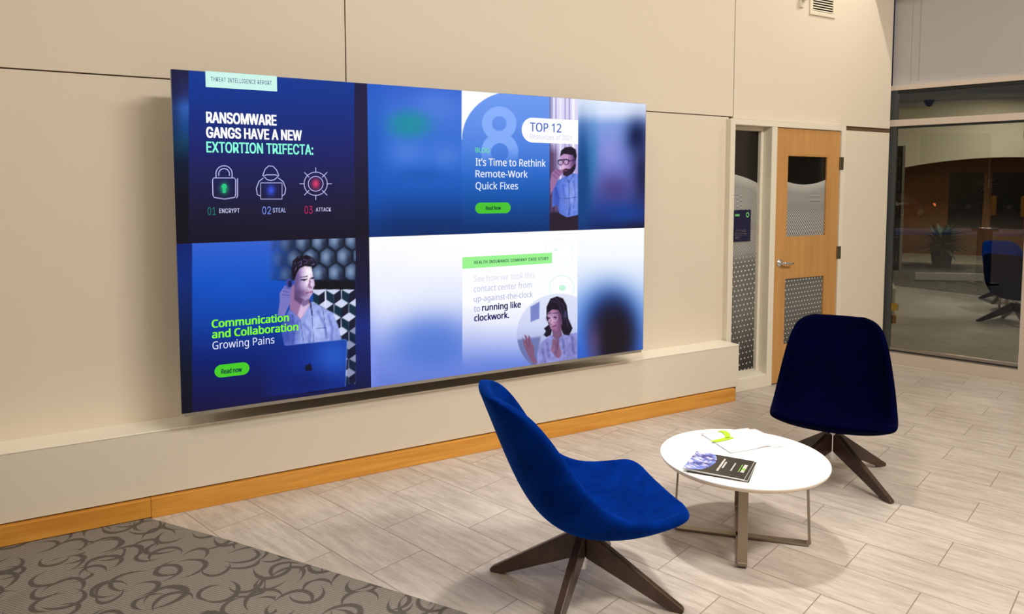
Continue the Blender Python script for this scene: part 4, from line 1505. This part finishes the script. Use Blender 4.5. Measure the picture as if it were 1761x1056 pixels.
# lime logo: a thick crescent running into a long tail
for pts in ([(2.7025, 2.6362), (2.7314, 2.6342), (2.7408, 2.609), (2.7261, 2.5738), (2.6926, 2.5396), (2.6741, 2.5344), (2.6565, 2.5444), (2.6784, 2.5635), (2.6986, 2.5894), (2.7086, 2.6163), (2.7004, 2.6297)],
            [(2.562, 2.5495), (2.6106, 2.5496), (2.6531, 2.5494), (2.6926, 2.5396), (2.7095, 2.5248), (2.6646, 2.519), (2.605, 2.5191), (2.5845, 2.5222), (2.5700, 2.5333)]):
    bm = bmesh.new()
    prism(bm, [(p[0] - 2.540, p[1] - 2.392) for p in pts], 'z', 0.0098, 0.0100)
    mesh_obj('lime_logo', bm, M_GREEN, fo)

# ------------------------------------------------------------------ room sign on the sidelight glass
sg = thing('room_sign', 'small navy room sign with a green ring, stuck on the sidelight glass', 'sign', (4.546, 4.2295, 1.345))
bm = bmesh.new()
box(bm, -0.115, 0.115, -0.004, 0.0035, -0.130, 0.130)
mesh_obj('plate', bm, M_SIGN, sg, bevel=0.001)
bm = bmesh.new()
rg = [[(0.075 + r_ * math.cos(2 * PI * k / 24), -0.0046, 0.088 + r_ * 1.25 * math.sin(2 * PI * k / 24)) for k in range(24)] for r_ in (0.017, 0.0105)]
A = [bm.verts.new(p) for p in rg[0]]; B = [bm.verts.new(p) for p in rg[1]]
for k in range(24): bm.faces.new((A[k], A[(k + 1) % 24], B[(k + 1) % 24], B[k]))
mesh_obj('green_ring', bm, M_SIGNGRN, sg)
bm = bmesh.new()
for q in range(3): box(bm, -0.066 + q * 0.017, -0.053 + q * 0.017, -0.0046, -0.004, 0.078, 0.096)
mesh_obj('green_print', bm, M_SIGNGRN, sg)
for body, z_, ln, cp, mt in (('Merrimack', -0.050, 0.125, 0.019, M_SIGNTXT), ('Conference', -0.078, 0.135, 0.019, M_SIGNTXT), ('Room', -0.106, 0.065, 0.019, M_SIGNTXT)):
    place_text('sign_text', body, mt, sg, (-0.070, -0.0046, z_), (1, 0, 0), (0, 0, 1), ln, cp, 0.03)

# ------------------------------------------------------------------ wall vents and sensor
def vent(name, label, x0, x1, z0, z1, M=None, n=13):
    t = thing(name, label, 'vent')
    bm = bmesh.new()
    w = 0.035
    box(bm, x0, x1, -0.012, 0, z0, z0 + w); box(bm, x0, x1, -0.012, 0, z1 - w, z1)
    box(bm, x0, x0 + w, -0.012, 0, z0 + w, z1 - w); box(bm, x1 - w, x1, -0.012, 0, z0 + w, z1 - w)
    fr = mesh_obj('vent_frame', bm, M_VENT, t, bevel=0.003)
    bm = bmesh.new()
    box(bm, x0 + w, x1 - w, -0.002, -0.0005, z0 + w, z1 - w)
    mesh_obj('vent_back', bm, M_VENTDARK, t)
    for k in range(n):
        zc = z0 + w + (z1 - z0 - 2 * w) * (k + 0.5) / n
        h = (z1 - z0 - 2 * w) / n
        bm = bmesh.new()
        prism(bm, [(-0.011, zc - h * 0.28), (-0.009, zc - h * 0.34), (-0.003, zc + h * 0.10), (-0.005, zc + h * 0.16)], 'x', x0 + w, x1 - w)
        mesh_obj('vent_slat', bm, M_VENT, t)
    if M: t.matrix_world = M
    return t


vent('wall_vent', 'cream louvred air vent high on the wall above the wooden door', -0.165, 0.165, -0.16, 0.16, Matrix.Translation((5.402, YW, 3.272)), 12)
vent('wall_vent', 'small air vent mirrored in the window glass, top right', -0.12, 0.12, -0.10, 0.10, Matrix.Translation((-5.5, 0.85, 2.86)) @ Matrix.Rotation(R(90), 4, 'Z'), 8)
t = thing('occupancy_sensor', 'small cream sensor box on the wall left of the vent above the door', 'sensor', (5.135, YW, 3.21))
bm = bmesh.new(); box(bm, -0.028, 0.028, -0.012, 0, -0.055, 0.06); mesh_obj('back_plate', bm, M_VENT, t, bevel=0.003)
bm = bmesh.new(); box(bm, -0.012, 0.030, -0.060, -0.012, 0.0, 0.06); mesh_obj('sensor_head', bm, M_VENT, t, bevel=0.006)
# dome camera on the low ceiling, mirrored in the transom
t = thing('dome_camera', 'black dome security camera mirrored in the narrow top window', 'camera', (-5.2, 2.83, 3.68))
bm = bmesh.new(); lathe(bm, [(0.11, 0.0), (0.11, -0.05), (0.09, -0.06)], 24); mesh_obj('camera_housing', bm, M_CABINET, t)
bm = bmesh.new(); lathe(bm, [(0.085, -0.06), (0.08, -0.095), (0.06, -0.125), (0.03, -0.142), (0.004, -0.148)], 24); mesh_obj('camera_dome', bm, M_BLACK, t, smooth=True)

# ------------------------------------------------------------------ potted plant (mirrored in the window)
t = thing('potted_palm', 'bushy potted plant in a grey pot mirrored in the window glass', 'plant', (-3.35, 2.66, 0.0))
bm = bmesh.new(); lathe(bm, [(0.15, 0.006), (0.17, 0.03), (0.22, 0.46), (0.225, 0.47), (0.205, 0.47), (0.195, 0.43), (0.004, 0.42)], 28)
mesh_obj('pot', bm, plain('grey_pot', (70, 68, 66), 0.6, var=0.2), t, smooth=False)
bm = bmesh.new()
for k in range(130):
    a = random.uniform(0, 2 * PI); ln = random.uniform(0.45, 0.85); el = random.uniform(0.05, 1.30)
    prev = None
    for i in range(7):
        s_ = i / 6
        rr = ln * s_ * math.cos(el) * (1 + 0.25 * s_)
        zz = 0.42 + ln * s_ * math.sin(el) - 0.32 * s_ * s_ * ln
        w = 0.040 * math.sin(PI * min(1, s_ * 0.93 + 0.07)) + 0.003
        c = Vector((rr * math.cos(a), rr * math.sin(a), zz)); side = Vector((-math.sin(a), math.cos(a), 0.0)) * w
        pr = (bm.verts.new(c + side), bm.verts.new(c - side))
        if prev: bm.faces.new((prev[0], pr[0], pr[1], prev[1]))
        prev = pr
mesh_obj('foliage', bm, plain('dark_green_leaves', (52, 84, 40), 0.5, var=0.35, scale=6), t)

# ------------------------------------------------------------------ outside at night
bm = bmesh.new()
pw = [wpt(-0.3, 0.12), wpt(9.6, 0.12), (120, -60), (120, 120), (7.5, 120)]
prism(bm, pw, 'z', -0.16, -0.06)
mesh_obj('ground', bm, plain('dark_asphalt', (54, 50, 56), 0.7, var=0.4, scale=1.5), kind='structure')
M_SNOW = plain('trodden_snow', (170, 180, 210), 0.7, var=0.5, scale=6)
bm = bmesh.new()
vs = []
def heap(bm, x, y, lx, ly, h, rz):
    n, k = 22, 5
    M = Matrix.Translation((x, y, -0.06)) @ Matrix.Rotation(rz, 4, 'Z')
    rings = []
    for i in range(k):
        f = i / (k - 1)
        rr = math.cos(f * PI / 2)
        rings.append([bm.verts.new(M @ Vector((lx * max(rr, 0.02) * math.cos(2 * PI * j / n) * random.uniform(0.8, 1.1), ly * max(rr, 0.02) * math.sin(2 * PI * j / n) * random.uniform(0.8, 1.1), h * math.sin(f * PI / 2) * random.uniform(0.8, 1.1)))) for j in range(n)])
    for a, c in zip(rings, rings[1:]):
        for j in range(n): bm.faces.new((a[j], a[(j + 1) % n], c[(j + 1) % n], c[j]))
    bm.faces.new(rings[-1])
for q in ((27.5, 15.8, 5.0, 1.0, 0.22), (30.5, 13.0, 4.0, 0.8, 0.2), (24.5, 17.4, 2.5, 0.9, 0.3)):
    heap(bm, q[0], q[1], q[2], q[3], q[4], R(-29))
tag(mesh_obj('snow_bank', bm, M_SNOW, smooth=True), 'low snow banks along the car park, seen through the window', 'snow', kind='stuff')
# far building front across the street
bm = bmesh.new()
box(bm, -40, 40, 0, 0.5, -0.06, 9.0, M=Matrix.Translation((66, 36, 0)) @ Matrix.Rotation(R(-58), 4, 'Z'))
mesh_obj('wall_far_building', bm, plain('brown_brick', (64, 42, 32), 0.8, var=0.3, scale=3), kind='structure')

# parked car
def car(label, loc, rz, paint, lights):
    t = thing('parked_car', label, 'car', loc, rz)
    body = [(-2.25, 0.35), (-2.28, 0.62), (-2.15, 0.86), (-1.55, 0.95), (-0.95, 1.36), (-0.4, 1.45), (0.5, 1.43), (1.2, 1.02), (2.0, 0.88), (2.25, 0.70), (2.28, 0.40), (2.1, 0.24), (-2.1, 0.24)]
    bm = bmesh.new()
    prism(bm, body, 'y', -0.86, 0.86)
    for v in bm.verts:
        if v.co.z > 1.0: v.co.y *= 0.76
    mesh_obj('body', bm, paint, t, bevel=0.06, bseg=3)
    for s in (-1, 1):
        bm = bmesh.new()
        a = [(-1.40, 0.97), (-0.92, 1.30), (-0.10, 1.38), (-0.10, 0.98)]; c = [(0.0, 0.98), (0.0, 1.38), (0.45, 1.36), (0.98, 1.02)]
        for poly in (a, c):
            prism(bm, [(p[0], p[1]) for p in poly], 'y', s * 0.80, s * 0.845)
        for v in bm.verts:
            if v.co.z > 1.1: v.co.y -= s * 0.17
        mesh_obj('side_window', bm, M_BLACK, t)
    for x_ in (-1.38, 1.36):
        for s in (-1, 1):
            bm = bmesh.new()
            MM = Matrix.Translation((x_, s * 0.80, 0.33)) @ Matrix.Rotation(R(90), 4, 'X')
            lathe(bm, [(0.20, -0.1), (0.33, -0.09), (0.33, 0.09), (0.20, 0.1)], 24, M=MM)
            w_ = mesh_obj('wheel', bm, M_BLACK, t)
            bm = bmesh.new()
            for k in range(7):
                MS = MM @ Matrix.Rotation(2 * PI * k / 7, 4, 'Z')
                box(bm, 0.03, 0.22, -0.028, 0.028, -0.115, 0.115, M=MS)
            mesh_obj('rim_spokes', bm, plain('alloy', (200, 190, 180), 0.4, 0.3), w_)
    for s in (-1, 1):
        bm = bmesh.new(); box(bm, -2.30, -2.16, s * 0.72 - 0.16, s * 0.72 + 0.13, 0.68, 0.84); mesh_obj('tail_lamp', bm, lights[0], t)
        bm = bmesh.new(); box(bm, 2.14, 2.30, s * 0.62 - 0.13, s * 0.62 + 0.13, 0.60, 0.74); mesh_obj('headlamp', bm, lights[1], t)
    return t


TL_ON = emit('tail_glow', (255, 120, 70), 1.6); HL_OFF = plain('headlamp_off', (120, 120, 120), 0.2)
HL_ON = emit('headlamp_glow', (110, 130, 255), 4.0); TL_OFF = plain('tail_off', (60, 10, 10), 0.3)
car('dark maroon car with a lit tail lamp outside, behind the window glass', (41.0, 26.6, -0.06), math.atan2(0.493, -0.870), plain('maroon_paint', (60, 30, 40), 0.25), (TL_ON, HL_OFF))
car('distant dark car with bluish headlamps outside, right part of the window', (58.5, 29.6, -0.06), math.atan2(-0.49, -0.87) + R(66), plain('black_paint', (18, 18, 24), 0.25), (TL_OFF, HL_ON))


def bollard(label, x, y):
    t = thing('yellow_bollard', label, 'bollard', (x, y, -0.06), 0, None)
    bm = bmesh.new(); lathe(bm, [(0.16, 0.0), (0.16, 1.10), (0.145, 1.18), (0.09, 1.24), (0.004, 1.26)], 20); mesh_obj('post', bm, plain('yellow_paint', (230, 170, 20), 0.5), t)
bollard('yellow bollard outside, seen through the middle of the window', 49.6, 25.1)
bollard('yellow bollard outside at the right edge of the window', 48.6, 22.9)

t = thing('grey_post', 'blue grey post with a flat cap standing just outside the window', 'post', (13.67, 7.045, -0.06), R(-20))
bm = bmesh.new(); box(bm, -0.085, 0.085, -0.085, 0.085, 0.02, 0.95); mesh_obj('shaft', bm, plain('blue_grey_steel', (120, 136, 170), 0.35, 0.5), t, bevel=0.012)
bm = bmesh.new(); box(bm, -0.15, 0.15, -0.15, 0.15, 0.95, 1.01); mesh_obj('cap', bm, plain('pale_steel', (170, 184, 205), 0.35, 0.3), t, bevel=0.012)
bm = bmesh.new(); box(bm, -0.17, 0.17, -0.17, 0.17, 0.0, 0.03); mesh_obj('foot_plate', bm, M_CABINET, t)
t = thing('round_tree', 'small bare tree with a round crown outside, seen through the window', 'tree', (51.5, 26.6, -0.06))
bm = bmesh.new(); tube(bm, [(0, 0, 0), (0.02, 0, 1.0), (0, 0.02, 1.9)], [0.07, 0.055, 0.04], 8); mesh_obj('trunk', bm, plain('pale_bark', (150, 140, 130), 0.8), t)
bm = bmesh.new()
for k in range(60):
    v = Vector((random.gauss(0, 1), random.gauss(0, 1), random.gauss(0, 1))).normalized() * random.uniform(0.4, 0.75)
    tube(bm, [(0, 0, 1.8), tuple(v * 0.5 + Vector((0, 0, 1.95))), tuple(v + Vector((0, 0, 1.95)))], [0.03, 0.02, 0.012], 4)
mesh_obj('crown', bm, plain('bare_twigs', (120, 110, 96), 0.8), t)
point_light('outdoor_fill_light', (13.0, 5.2, 3.5), 18, (0.7, 0.8, 1.0), 0.2)  # another unseen lamp, added outside near the post
